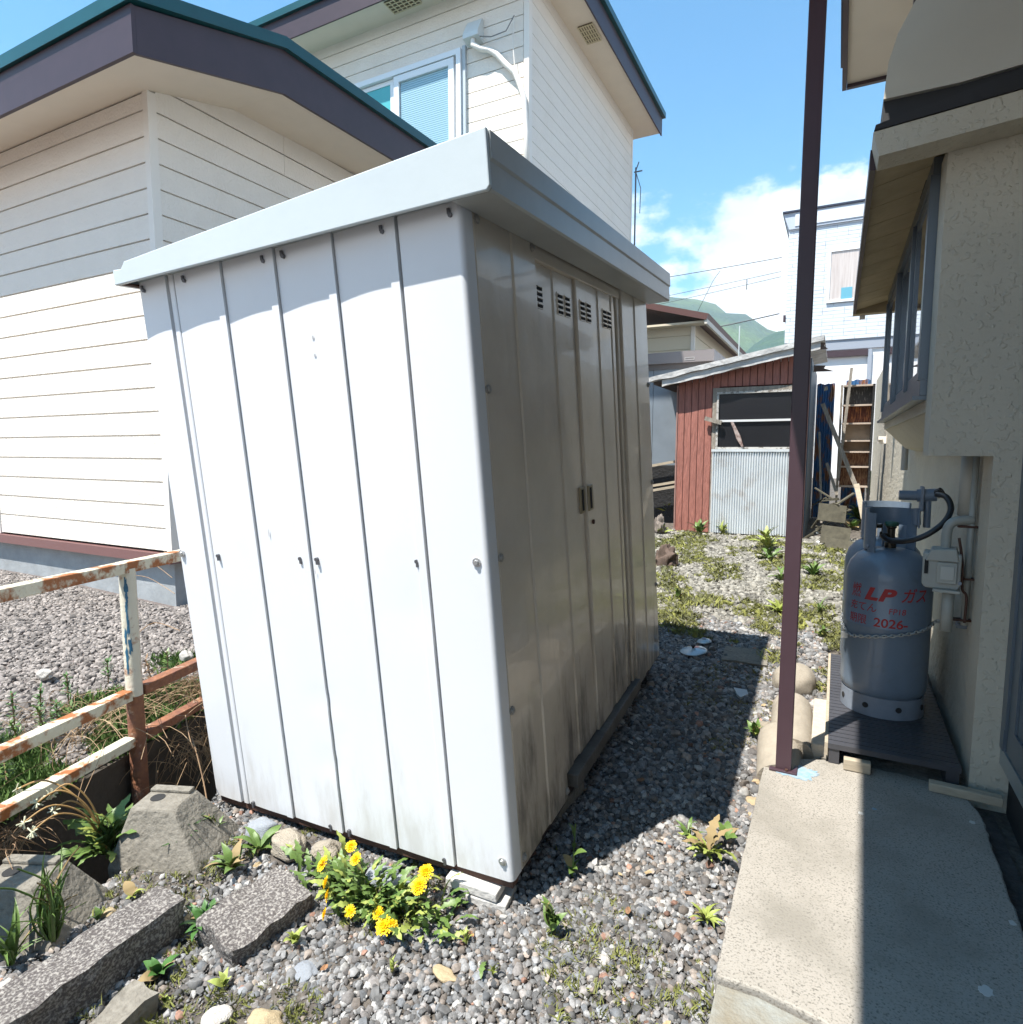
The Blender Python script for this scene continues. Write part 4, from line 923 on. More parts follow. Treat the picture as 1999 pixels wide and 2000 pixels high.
# ================================================================ retaining wall and rusty railing
rw = thing('retaining_wall', 'dark concrete retaining wall below the rusty railing', 'wall', FP)
FM = Matrix(((FN.x, FD.x, 0), (FN.y, FD.y, 0), (0, 0, 1))).to_4x4()
rw.matrix_world = Matrix.Translation(FP) @ FM
MB().box((-.09,-4,-.45),(-.005,7,.155)).build('wall_body', mat('dark_stained_concrete', (.09,.075,.06), .9, var=.5, vs=8, bump=.5), rw)
rl = thing('railing', 'rusty cream railing with peeling paint left of the white shed', 'railing', FP); rl.matrix_world = Matrix.Translation(FP + FN*.035) @ FM
for yy_ in (-2.0, 0.0, 2.0):
    q = MB().tube([(0,yy_,.40),(0,yy_,.90)], .029, 16).build('post', mat('cream_blue_peeling', (.62,.58,.47), .55, col2=(.30,.11,.04), vs=7, thr=(.56,.63), bump=.3, bs=60), rl, smooth=40)
    MB().tube([(0,yy_,-.45),(0,yy_,.399)], .030, 16).build('post_foot', rust_heavy, rl, smooth=40)
    # flakes of older blue paint
    for k in range(9 if yy_ == 0 else 3):
        a0 = random.uniform(-75,-50) - (k % 3)*6; z0 = .83 - k*.038; hh = random.uniform(.018,.045); wd = random.uniform(7,17)
        vs = [(.0299*math.cos(R(a0)), yy_ + .0299*math.sin(R(a0)), z0)]; n = 18
        for i in range(n):
            t_ = 2*math.pi*i/n; k_ = random.uniform(.5,1.15); a = R(a0 + math.cos(t_)*wd*k_)
            vs.append((.0299*math.cos(a), yy_ + .0299*math.sin(a), z0 + math.sin(t_)*hh*k_))
        MB().add(vs, [(0,i+1,(i+1)%n+1) for i in range(n)]).build('paint_flake', mat('old_blue_paint', (.03,.15,.26), .5, var=.4, vs=30), q)
for z, hgt, mm in ((.905,.042,rust_paint),(.41,.040,rust_paint),(.225,.036,rust_paint)):
    o = MB().box((-.024,-4,z-hgt/2),(.024,-.031,z+hgt/2)).build('rail', mm, rl, bevel=.003)
    o = MB().box((-.024,.031,z-hgt/2),(.024,7,z+hgt/2)).build('rail', mm if z > .8 else rust_heavy, rl, bevel=.003)
MB().box((-.025,-.0305,.884),(.025,.0305,.9265)).build('rail_joint', rust_paint, rl, bevel=.003)

# ================================================================ blocks, slabs and big stones
def lump(name, m, loc, size, seed, rz=0, label='', cat='stone', group=None, sub=4, rx=0, ry=0, rough=.24, fq=1.25):
    import bmesh
    bm = bmesh.new(); bmesh.ops.create_icosphere(bm, subdivisions=sub, radius=1)
    for v in bm.verts:
        n = noise.noise_vector(v.co*fq + Vector((seed*3.7, seed, 0))); n2 = noise.noise(v.co*4 + Vector((seed,0,0)))
        v.co = v.co*(1 + rough*n.x + .05*n2) + n*rough*.7
    me = bpy.data.meshes.new(name); bm.to_mesh(me); bm.free(); me.materials.append(m); me.shade_smooth()
    o = bpy.data.objects.new(name, me); COL.objects.link(o); o.location = loc; o.scale = size; o.rotation_euler = (rx, ry, rz)
    return tag(o, label, cat, group)
def chunk(name, m, loc, size, seed, rot, label, cat='slab', group=None, cuts=9, amp=.012):
    import bmesh
    bm = bmesh.new(); bmesh.ops.create_cube(bm, size=1)
    bmesh.ops.subdivide_edges(bm, edges=bm.edges[:], cuts=cuts, use_grid_fill=True)
    for v in bm.verts:
        v.co = Vector((v.co.x*size[0], v.co.y*size[1], v.co.z*size[2]))
        n = noise.noise_vector(v.co*14 + Vector((seed,0,0))); n2 = noise.noise_vector(v.co*45 + Vector((seed,0,4)))
        v.co += n*amp + n2*amp*.45
    me = bpy.data.meshes.new(name); bm.to_mesh(me); bm.free(); me.materials.append(m); me.shade_smooth(); me.set_sharp_from_angle(angle=R(42))
    o = bpy.data.objects.new(name, me); COL.objects.link(o); o.location = loc; o.rotation_euler = rot; BLOCKED.append((loc[0], loc[1], min(size[0], size[1])*.45))
    return tag(o, label, cat, group)
a = at(40, 1905, .11); b = at(325, 1705, .11)
mid = (a+b)/2; ang = math.atan2(b.y-a.y, b.x-a.x)
s1o = chunk('stone_slab', rough_slab, (mid.x-.05, mid.y-.05, .055), ((b-a).length+.16, .125, .10), 3, (0,0,ang), 'long rough speckled stone slab lying at the bottom left corner', group='rough speckled slabs')
c_ = at(485, 1712, .06)
chunk('stone_slab', rough_slab, (c_.x, c_.y, .035), (.25,.17,.065), 9, (R(5),0,ang-.12), 'short rough speckled slab left of the yellow dandelions', group='rough speckled slabs', cuts=8)
c_ = at(215,1930,.02); chunk('stone_slab', concrete_grey, (c_.x+.02, c_.y-.02, .02), (.18,.08,.07), 14, (0,0,ang+.1), 'grey concrete chunk under the long slab at the bottom edge', cuts=6)
# trapezoid kerb blocks with a hole on top
def kerb_block(loc, rz, label, L=.36, wb=.26, tp=(.15,.10), h=.15, tilt=0, sk=0):
    t = thing('kerb_block', label, 'kerb block', loc, rz, 'cast concrete kerb blocks'); t.rotation_euler.x = tilt
    n=8; vs=[]
    import bmesh
    hx, hy, tx, ty = L/2, wb/2, tp[0]/2, tp[1]/2
    vs = [(-hx,-hy,-.06),(hx,-hy,-.06),(hx,hy,-.06),(-hx,hy,-.06),(-hx,-hy,.02),(hx,-hy,.02),(hx,hy,.02),(-hx,hy,.02),(-tx,-ty,h),(tx,-ty,h),(tx,ty,h),(-tx,ty,h)]
    vs = [(x+sk*max(z,0), y, z) for x, y, z in vs]
    fs = [(3,2,1,0),(8,9,10,11)] + [(i+o_, (i+1)%4+o_, (i+1)%4+4+o_, i+4+o_) for o_ in (0,4) for i in range(4)]
    MB().add(vs, fs).build('block_body', concrete_grey, t, bevel=.008)
    cx = sk*h
    MB().box((cx-tx+.004,ty-.035,h+.0005),(cx+tx-.004,ty-.004,h+.012)).build('raised_edge', concrete_grey, t, bevel=.003)
    MB().tube([(cx-tx*.3,-.0,h-.02),(cx-tx*.3,0,h+.0015)], .023, 20).build('hole', dark, t)
    BLOCKED.append((loc[0], loc[1], .13)); return t
pB = at(335,1560,.08); kerb_block((pB.x, pB.y, -.01), R(22), 'far cast concrete kerb block beside the left corner of the white shed', L=.31, wb=.26, tp=(.15,.13), h=.19, sk=-.22)
pA = at(80,1700,.07); kerb_block((pA.x-.02, pA.y, -.02), R(25), 'near cast concrete kerb block with a hole at the left edge', L=.29, wb=.24, tp=(.17,.13), h=.17, sk=-.28)
grey_rock = mat('blue_grey_rock', (.28,.30,.33), .8, var=.2, vs=4, bump=.4, bs=14); tan_rock = mat('tan_rock', (.38,.33,.26), .85, var=.3, vs=3, bump=.5, bs=9)
white_rock = mat('white_rock', (.48,.45,.41), .8, var=.1, vs=3, bump=.4, bs=9); ochre = mat('ochre_rock', (.42,.33,.20), .85, var=.25, vs=4, bump=.3, bs=9)
rocks = [((493,1562),.05,(.055,.045,.042),grey_rock,'blue-grey rounded rock against the shed base'),((545,1588),.045,(.080,.052,.040),tan_rock,'wide tan rock against the shed base, right of the blue-grey one'),
 ((615,1607),.045,(.050,.050,.048),tan_rock,'tan rock at the shed base behind the dandelion flowers'),((655,1640),.03,(.04,.035,.03),ochre,'small ochre rock half hidden by the dandelion leaves'),
 ((718,1650),.03,(.05,.035,.03),grey_rock,'dark grey rock under the shed behind the dandelions'),((750,1668),.025,(.045,.03,.025),grey_rock,'dark rock under the shed, right of its twin'),
 ((15,1872),.04,(.028,.022,.045),white_rock,'upright white rock at the left edge'),((48,1895),.02,(.03,.022,.026),white_rock,'low white rock beside the upright one'),
 ((408,1925),.015,(.036,.03,.026),white_rock,'pale stone at the bottom edge below the slabs'),((500,1930),.01,(.045,.03,.025),ochre,'ochre stone at the bottom edge'),
 ((262,1760),.02,(.032,.026,.02),grey_rock,'grey stone beside the long slab'),((90,1510+280),.0,(.02,.02,.02),ochre,'small ochre stone by the near kerb block'),
 ((205,1723),.012,(.022,.018,.014),ochre,'ochre pebble between the kerb block and the slab'),((575,1832),.01,(.035,.028,.012),grey_rock,'flat grey stone in the gravel in front of the slabs'),
 ((840,1838),.008,(.04,.02,.008),ochre,'flat tan stone in the gravel below the dandelions'),((1140,1820-8),.012,(.02,.016,.012),white_rock,'bright white pebble in the gravel right of the weeds'),
 ((905,1560+60),.0,(.01,.01,.01),ochre,'tiny ochre pebble under the shed edge')]
for i, ((u, v), z, s, m_, lab) in enumerate(rocks):
    p = at(u, v, z); lump('rock', m_, (p.x, p.y, z*.75), s, i+1, rz=random.uniform(-.5,.5), label=lab, cat='rock', group='rocks around the shed base')
    if max(s) > .03: BLOCKED.append((p.x, p.y, max(s)*.8))
# rounded concrete logs beside the post
logm = mat('pale_round_concrete', (.37,.325,.26), .85, var=.25, vs=14, bump=.35, bs=60)
def log_stone(p, r, L, rz, rx, label):
    prof = [(r*.97,-L),(r,-L*.5),(r,0)] + [(r*math.cos(t), r*.75*math.sin(t)) for t in [math.pi/2*i/7 for i in range(1,7)]] + [(.002, r*.76)]
    o = MB().lathe(prof, 28).build('round_kerb_stone', logm, smooth=50); o.location = p; o.rotation_euler = (rx, 0, rz); BLOCKED.append((p[0], p[1], r*1.1))
    return tag(o, label, 'kerb stone', 'round-topped kerb stones behind the post')
def lying_log(u, vf, vn, zf, zn, r, label):
    F_ = at(u, vf, zf); N_ = at(u, vn, zn); d = (F_-N_).normalized(); F_ = F_ - d*0 - Vector((0,0,r*.72)); N_ = N_ - Vector((0,0,r*.95))
    P_ = [N_, N_+(F_-N_)*.5, F_-d*r*.7]; rr = [r*.97, r, r]
    for k in range(1, 8): t_ = math.pi/2*k/7; P_.append(F_-d*r*.7 + d*r*.75*math.sin(t_)); rr.append(max(.003, r*math.cos(t_)))
    o = MB().tube(P_, rr, 28).build('round_kerb_stone', logm, smooth=50); BLOCKED.append((F_.x, F_.y, r)); BLOCKED.append((N_.x, N_.y, r))
    return tag(o, label, 'kerb stone', 'round-topped kerb stones behind the post')
q = at(1500, 1275, .20); lump('round_kerb_stone', logm, (q.x, q.y, .165), (.105,.10,.10), 60, label='ball-shaped concrete kerb stone farthest behind the post', cat='kerb stone', group='round-topped kerb stones behind the post', rough=.05); BLOCKED.append((q.x, q.y, .1))
lying_log(1496, 1306, 1392, .22, .19, .086, 'middle rounded concrete kerb stone lying behind the purple post')
lying_log(1473, 1360, 1440, .20, .16, .086, 'nearest rounded concrete kerb stone touching the path behind the post')
for i,(u,v,s,m_,lab) in enumerate(((1540,1335,.035,white_rock,'pale cobble between round kerb stones and deck'),(1542,1372,.04,tan_rock,'lower cobble against the pale kerb'),(1535,1300,.03,tan_rock,'brownish cobble behind the pale kerb'),(1556,1302,.022,ochre,'small cream cobble near the far end of the kerb'),(1445,1375,.035,tan_rock,'tan cobble left of the purple post'),(1425,1478,.018,ochre,'orange pebble by the path edge'),(1422,1520,.03,ochre,'flat tan stone by the path edge'),(1415,1540,.022,ochre,'orange-brown stone wedged against the path'))):
    p = atg(u, v); lump('cobble', m_, (p.x, p.y, p.z+s*.35), (s,s*.8,s*.55), 70+i, rz=random.uniform(0,3), label=lab, cat='cobble', group='cobbles by the post and path')
p = atg(1400,1243); o = chunk('paving_stone', concrete_grey, (p.x+.02, p.y, p.z+.008), (.24,.22,.035), 5, (R(4),0,.05), 'flat square grey paving stone half in the shed shadow', cat='paving stone', cuts=6, amp=.004)
p = atg(1398,1318); o = MB().prism([(-.032,.04),(.03,.035),(.034,-.01),(-.005,-.055),(-.02,-.03)], 'z', 0, .012).build('tile_shard', mat('pale_grey_shard', (.42,.45,.47), .4)); o.location=(p.x,p.y,p.z+.022); o.rotation_euler=(.1,.05,.2); tag(o, 'pale grey tile shard on the shaded gravel', 'shard')
lidm = mat('pale_blue_lid', (.42,.52,.58), .12, coat=1, var=.15, vs=18)
for u, v, r, lab, kn in ((1309,1237,.074,'large pale glass lid with a black knob on the shaded gravel',True),(1329,1219,.040,'small pale disc lying behind the glass lid',False)):
    p = atg(u, v); t = thing('lid', lab, 'lid', (p.x,p.y,p.z+.028)); t.rotation_euler = (R(6),R(-5),0)
    MB().lathe([(r,0),(r+.003,.003),(r,.006),(r*.8,.012),(r*.4,.017),(.004,.019)], 36).build('disc', lidm, t, smooth=50)
    if kn: MB().lathe([(.007,.019),(.007,.026),(.013,.030),(.013,.038),(.008,.041)], 14).build('knob', rubber, t)
    else: MB().lathe([(.012,.0185),(.014,.021),(.009,.022)], 16).build('rim', ring_white, t)
for i,(u,v) in enumerate(((1190,1412),(1205,1405),(1193,1425))):
    p = atg(u,v); o = MB().prism([(-.012,-.006),(.012,-.008),(.008,.009),(-.01,.006)],'z',0,.003).build('paper_scrap', white_rock); o.location=(p.x,p.y,p.z+.025); o.rotation_euler=(.2*i,.3,i); tag(o, ('tiny white scrap on the dark gravel near the shed door, leftmost of three', 'tiny white scrap on the dark gravel, farthest of the three near the shed door', 'tiny white scrap on the dark gravel, nearest of the three near the shed door')[i], 'scrap', 'white scraps near the shed door')
o = lump('lot_rock', white_rock, tuple(at(85,1272,.25)), (.05,.03,.025), 91, label='white stone on the neighbouring gravel lot seen through the railing', cat='rock')
o = lump('lot_rock', white_rock, tuple(at(352,1238,.25)), (.04,.03,.03), 92, label='white stone beside the shed\'s left edge on the far lot', cat='rock')

# ================================================================ gravel
def place(n, x0, x1, y0, y1, kind, smin, smax, zf, test=None, flat=1.0):
    out = []
    for _ in range(n):
        x = random.uniform(x0, x1); y = random.uniform(y0, y1)
        if not free(x, y) or (test and not test(x, y)): continue
        s = random.uniform(smin, smax) * (1.5 if random.random() < .05 else 1)
        out.append(((x, y, zf(x, y) + s*random.uniform(.1, .6)), (random.uniform(-.5,.5), random.uniform(-.5,.5), random.uniform(0,6.28)), (s, s, s*flat), pebble_tint(kind)))
    return out
def bare(x, y):        # thinner where weeds and soil show
    return noise.noise(Vector((x*3.1, y*3.1, 8))) < .18 + (.5 if x > -1.0 else 0) or random.random() < .2
yard = lambda x, y: sdist(x, y) > .36 and bare(x, y)
pts = place(28000, -2.3, -.15, .55, 2.2, 'near', .0062, .0145, ground_z, yard)
pts += place(17500, -1.2, .02, 2.2, 4.4, 'near', .010, .0185, ground_z, lambda x, y: sdist(x, y) > .36)
pts += place(9000, -2.9, -.9, 2.2, 4.6, 'near', .012, .02, ground_z, lambda x, y: sdist(x, y) > .36 and (x < -2.0 or y > 3.3))
fines = place(26000, -2.3, -.15, .55, 2.6, 'near', .0022, .0055, lambda x, y: ground_z(x, y)+.004, lambda x, y: sdist(x, y) > .36)
pts += fines
pg = scatter('gravel', pts, stones)
pts = place(20000, -1.9, .46, 4.3, 7.35, 'far', .012, .026, ground_z)
scatter('gravel', pts, stones)
pts = place(52000, -7.2, -2.2, .2, 2.75, 'lot', .009, .018, lotz, lambda x, y: sdist(x, y) < -.06)
pts += place(6000, -4.15, -2.5, 2.7, 4.6, 'lot', .013, .024, lotz, lambda x, y: sdist(x, y) < -.06)
scatter('gravel', pts, stones)

dl = []
for i in range(4):
    rnd = random.Random(i+50); n = 9; vs = [(0,0,.02)]
    for k in range(n): a = 2*math.pi*k/n; q_ = .6+.4*rnd.random(); vs.append((math.cos(a)*q_, math.sin(a)*q_*.55, .25*rnd.random()))
    dl.append(MB().add(vs, [(0,k+1,(k+1)%n+1) for k in range(n)]).mesh('dead_leaf', stone_m))
pts = []
for _ in range(170):
    x = random.uniform(-2.2,-.15); y = random.uniform(.7,4.6)
    if not free(x, y) or sdist(x, y) < .36: continue
    s_ = random.uniform(.008,.019); b = random.uniform(.7,1.2)
    pts.append(((x,y,ground_z(x,y)+.020), (random.uniform(-.4,.4),random.uniform(-.4,.4),random.uniform(0,6)), (s_,s_,s_), random.choice(((.30*b,.15*b,.07*b),(.36*b,.27*b,.15*b),(.20*b,.11*b,.06*b)))))
scatter('dead_leaves', pts, dl)
# ================================================================ plants
def leaf_mesh(kind, m, seed=0, name='leaf'):
    """unit leaf along +x, width in y, arching in z"""
    vs = []; fs = []; n = 16
    for i in range(n+1):
        t = i/n
        if kind == 'toothed':
            w = .13*math.sin(math.pi*min(1, t*.9+.08))**.8 * (.35+.9*t if t < .8 else 1.05) * (1.25 if i % 3 == 0 else .62 if i % 3 == 1 else .9)
        elif kind == 'oval': w = .24*math.sin(math.pi*t**.8)**.9
        elif kind == 'lance': w = .11*math.sin(math.pi*t**.75)
        else: w = .022*(1-t**2)+.002
        z = .28*math.sin(t*math.pi*.75) - .10*t*t + .02*noise.noise(Vector((t*5, seed, 0)))
        back = -.05 if kind == 'toothed' and i % 3 == 0 else 0
        vs += [(t+back, w, z+.02), (t, 0, z), (t+back, -w, z+.02)]
    for i in range(n): a = i*3; b = a+3; fs += [(a,b,b+1,a+1),(a+1,b+1,b+2,a+2)]
    me = bpy.data.meshes.new(name); me.from_pydata(vs, [], fs); me.materials.append(m); me.shade_smooth(); return me
deadleaf = mat('withered_leaf', (.26,.19,.09), .8)
LM = {}
def lm_(kind, m):
    k = (kind, m.name)
    if k not in LM: LM[k] = [leaf_mesh(kind, m, s) for s in range(3)]
    return LM[k]
def rosette(name, label, p, n, L, kind='toothed', m=None, tilt=(10,60), cat='weed', group=None, wid=1.0, stem=0):
    m = m or leafg; t = thing(name, label, cat, p, 0, group); ms = lm_(kind, m)
    for i in range(n):
        az = i*2.4 + random.uniform(-.7,.7); el = R(random.uniform(*tilt)); l = L*random.uniform(.35,1.12)
        M = Matrix.Translation((0,0,stem*random.random())) @ Matrix.Rotation(az,4,'Z') @ Matrix.Rotation(-el,4,'Y') @ Matrix.Rotation(random.uniform(-.5,.5),4,'X') @ Matrix.Diagonal((l, l*wid*random.uniform(.8,1.2), l, 1))
        inst(random.choice(ms if random.random() < .86 else lm_(kind, deadleaf if random.random() < .6 or kind == 'oval' else leafy)), 'leaf', t, M)
    if stem: MB().tube([(0,0,-.01),(.004,.003,stem)], .0025, 5).build('stem', m, t)
    return t
# the dandelions with flowers
dp = at(690,1668,.03); dp.z = 0
dd = thing('dandelion', 'big clump of flowering dandelions in front of the white shed', 'dandelion', dp); ms = lm_('toothed', leafg) + lm_('toothed', leafy)[:1]
BLOCKED.append((dp.x, dp.y, .0))
for i in range(280):
    ox, oy = random.gauss(.05, .12), random.gauss(-.02, .035); az = math.atan2(oy*2-.02, ox)+random.uniform(-1.4,1.4)
    l = random.uniform(.06,.115); el = R(random.uniform(5,62))
    inst(random.choice(ms), 'leaf', dd, Matrix.Translation((ox,oy,.004)) @ Matrix.Rotation(az,4,'Z') @ Matrix.Rotation(-el,4,'Y') @ Matrix.Rotation(random.uniform(-.6,.6),4,'X') @ Matrix.Diagonal((l,l,l,1)))
def flower_mesh(seed):
    rnd = random.Random(seed); vs=[]; fs=[]
    for ring, (nn_, r, z, tl) in enumerate(((26,1.0,.10,.10),(22,.78,.24,.35),(16,.52,.36,.7),(10,.28,.44,1.0))):
        for k in range(nn_):
            a = 2*math.pi*(k+rnd.random()*.7)/nn_; c,s_ = math.cos(a), math.sin(a); w=.085; rr=r*rnd.uniform(.85,1.08); q=len(vs)
            vs += [(0,0,.05),(c*rr-s_*w, s_*rr+c*w, z+.12*rnd.random()),(c*(rr+.06), s_*(rr+.06), z+.10*rnd.random()),(c*rr+s_*w, s_*rr-c*w, z+.12*rnd.random())]; fs.append((q,q+1,q+2,q+3))
    me = bpy.data.meshes.new('flower'); me.from_pydata(vs,[],fs); me.materials.append(yellow); return me
fm = [flower_mesh(i) for i in range(3)]
for (u, v, z, s, ry) in ((663,1597,.085,.014,.3),(672,1621,.085,.015,-.2),(610,1630,.065,.018,-.6),(616,1665,.05,.014,-1.1),(620,1690,.04,.015,-1.35),(614,1725,.02,.013,-1.2),(661,1720,.03,.013,.2),(715,1724,.03,.014,.1),(726,1748,.03,.020,.0),(740,1745,.035,.012,.9),(804,1646,.075,.018,.3),(791,1672,.065,.019,.1)):
    z += .022; s *= 1.25; p = at(u, v, z) - dp
    st = MB().tube([(p.x*.6+random.uniform(-.01,.01), p.y*.5+.01, .0),(p.x*.85, p.y*.85, z*.6),(p.x, p.y, z)], .0018, 5).build('stem', leafy, dd)
    inst(random.choice(fm), 'flower', dd, Matrix.Translation(p) @ Matrix.Rotation(ry,4,'Y') @ Matrix.Rotation(R(38),4,'X') @ Matrix.Diagonal((s,s,s,1)))
# tall seeding dandelion by the railing
p = at(205,1600,.03); p.z = 0
bd = rosette('dandelion', 'tall leafy dandelion with bent seed stalks between the two kerb blocks', p, 60, .19, tilt=(12,75), m=leafg, cat='dandelion')
for i, (u, v, z) in enumerate(((70,1515,.24),(45,1552,.22),(95,1500,.25),(60,1570,.2),(30,1490,.25),(100,1530,.2))):
    q = at(u, v, z) - p; pts_ = smooth_path([Vector((random.uniform(-.02,.02),0,0)), Vector((q.x*.25, q.y*.25, z*.75)), Vector((q.x*.65,q.y*.65,z*1.1)), Vector((q.x,q.y,z))], 5)
    MB().tube(pts_, .0028, 6).build('stalk', mat('orange_brown_stalk', (.34,.20,.07), .6, var=.3), bd, smooth=True)
    mb = MB()
    for k in range(12):
        d = Vector((random.gauss(0,1),random.gauss(0,1),random.gauss(0,1))).normalized()*.020
        mb.tube([q, q+d], [.0016,.0026], 4)
    mb.build('seed_head', mat('pale_sepal', (.50,.50,.36), .8), bd)
def weed(u, v, lab, n=8, L=.05, kind='lance', m=None, tilt=(15,60), stem=0, wid=1.0, name='weed'):
    p = atg(u, v); p.z = ground_z(p.x, p.y) + .012
    return rosette(name, lab, p, int(n*(1.8 if kind != 'oval' else 1.3)), L*(1.4 if kind != 'oval' else 1.05), kind, m, tilt, 'weed', None, wid, stem)
weed(1335,1622,'yellow-green dandelion plant on gravel beside the path',13,.085,'toothed',leafy,tilt=(10,50))
weed(1300,1600,'small weed with a pale seed stalk at the shadow edge',6,.05,'lance',leafg,stem=.05)
weed(1425,1395,'bright green leafy weed against the nearest round kerb stone',14,.055,'lance',leafg,tilt=(20,75),wid=1.5)
weed(1330,1745,'dry yellowish weed tuft in gravel next to the path',16,.045,'lance',leafy,tilt=(5,45),wid=.8)
weed(1372,1590,'pale weed squeezed against the path edge',7,.06,'oval',leafg,tilt=(5,35))
weed(1080,1655,'oval-leaved sapling in the shed shadow beside the near corner',5,.055,'oval',leafg,tilt=(20,60),stem=.07)
weed(1083,1610,'upper leaves of a sapling catching light in the shed shadow',3,.045,'oval',leafg,tilt=(30,80),stem=.09)
weed(1040,1770,'upright green weed in gravel in front of the shed corner',9,.055,'lance',leafg,tilt=(35,85),wid=1.5,stem=.03)
weed(868,1690,'serrated low weed beside the propping blocks',14,.05,'toothed',leafd,tilt=(10,50))
weed(490,1612,'bright long-leaved weed in front of the blue-grey rock',8,.07,'lance',leafg,tilt=(10,45),wid=1.4)
weed(440,1650,'long-leaved weed drooping behind the short slab',9,.075,'lance',leafg,tilt=(5,50),wid=1.3)
weed(350,1615,'dense dark grass tuft between the far kerb block and slab',60,.085,'grass',leafd,tilt=(35,85),wid=2.2,name='grass_tuft')
weed(405,1590,'thin sprig at the foot of the far kerb block',9,.05,'lance',leafg,tilt=(40,85),stem=.05)
weed(250,1700,'yellow-green broad-leaved weed above the long slab',7,.05,'oval',leafy,tilt=(5,40))
weed(185,1745,'light green weed between the near kerb block and long slab',6,.04,'oval',leafg,tilt=(15,50))
weed(100,1790,'long green grass tuft standing in front of the near kerb block',34,.16,'grass',leafg,tilt=(45,88),wid=1.0,name='grass_tuft')
weed(20,1760,'long grass tuft at the left edge',34,.15,'grass',leafg,tilt=(40,88),wid=1.2,name='grass_tuft')
weed(20,1830,'broad pale grass leaves at the left edge below the kerb block',18,.11,'grass',leafg,tilt=(20,70),wid=2.0,name='grass_tuft')
weed(390,1760,'leafy weed in the gap between the two speckled slabs',20,.06,'lance',leafd,tilt=(10,70),wid=1.4)
weed(300,1850,'dark weed in the shade below the long slab',16,.05,'oval',leafd,tilt=(10,60))
weed(555,1790,'small sprout at the lower corner of the short slab',8,.04,'lance',leafy,tilt=(30,70),wid=1.8)
weed(425,1870,'yellow-green seedling in gravel at the bottom left',8,.04,'oval',leafy,tilt=(25,70),wid=.8)
weed(310,1900,'two-leaved seedling at the bottom left edge',5,.035,'oval',leafy,tilt=(10,60))
weed(880,1790,'small straggly seedling in gravel below the shed corner',6,.03,'lance',leafy,tilt=(30,80))
weed(740,1845,'small straggly seedling in the lower gravel',6,.03,'lance',leafy,tilt=(30,80))
weed(930,1850,'small reddish seedling in the lower gravel',6,.03,'lance',leafy,tilt=(30,80))
weed(1320,1010,'green weed at the left foot of the red shack',14,.13,'lance',leafg,tilt=(20,80))
weed(1365,1010,'pale weed in front of the tin door sill',14,.11,'lance',leafy,tilt=(20,80))
weed(1450,1040,'tall yellow-green weed in front of the tin door',18,.17,'toothed',leafy,tilt=(20,80))
weed(1455,1060,'lower leafy weed in front of the tin door, beside the post',14,.12,'toothed',leafg,tilt=(10,60))
weed(1475,1100,'green weed beside the post halfway down the yard',12,.10,'toothed',leafg,tilt=(10,60))
weed(1535,1090,'bright weed right of the post halfway down the yard',12,.10,'lance',leafg,tilt=(10,60))
weed(1550,1205,'small weed between post and gas cylinder',9,.06,'lance',leafg,tilt=(20,70))
weed(1470,1160,'yellow moss-coloured weed left of the post',14,.09,'lance',leafy,tilt=(5,40))
weed(1545,1160,'leaning blades right of the post',8,.09,'grass',leafg,tilt=(15,60),wid=2)
weed(1280,1135,'short weed in the small shadow behind the shed',9,.07,'lance',leafg,tilt=(30,80))
weed(1625,985,'bushy bright green weed at the foot of the house wall',34,.17,'lance',leafg,tilt=(5,80),wid=1.5)
weed(1640,940,'tall weeds climbing the corner of the right house wall',34,.22,'lance',leafg,tilt=(20,88),wid=1.1,stem=.25)
weed(1610,1000,'low leafy weed behind the gas cylinders',20,.13,'oval',leafg,tilt=(5,60))
weed(1260,985,'reddish green weeds left of the red shack',24,.13,'lance',leafy,tilt=(20,85),stem=.1)
weed(1250,1010,'leafy weeds at the corner behind the white shed',20,.12,'oval',leafy,tilt=(10,70),wid=.7)
# wooden stump things by the shed's back corner
p = atg(1262,1075); o = lump('stump', mat('dark_stump', (.13,.09,.07), .9, var=.4, vs=8), (p.x-.05,p.y+.1,p.z+.05), (.10,.08,.15), 33, rough=.45, fq=2.2, label='dark rotten stump behind the back corner of the white shed', cat='stump')
p = atg(1248,1010); o = lump('stump', mat('grey_stump', (.26,.22,.19), .9, var=.4, vs=8), (p.x-.03,p.y,p.z+.09), (.06,.05,.14), 35, rough=.5, fq=2.4, label='pale split stump among the weeds left of the shack', cat='stump')

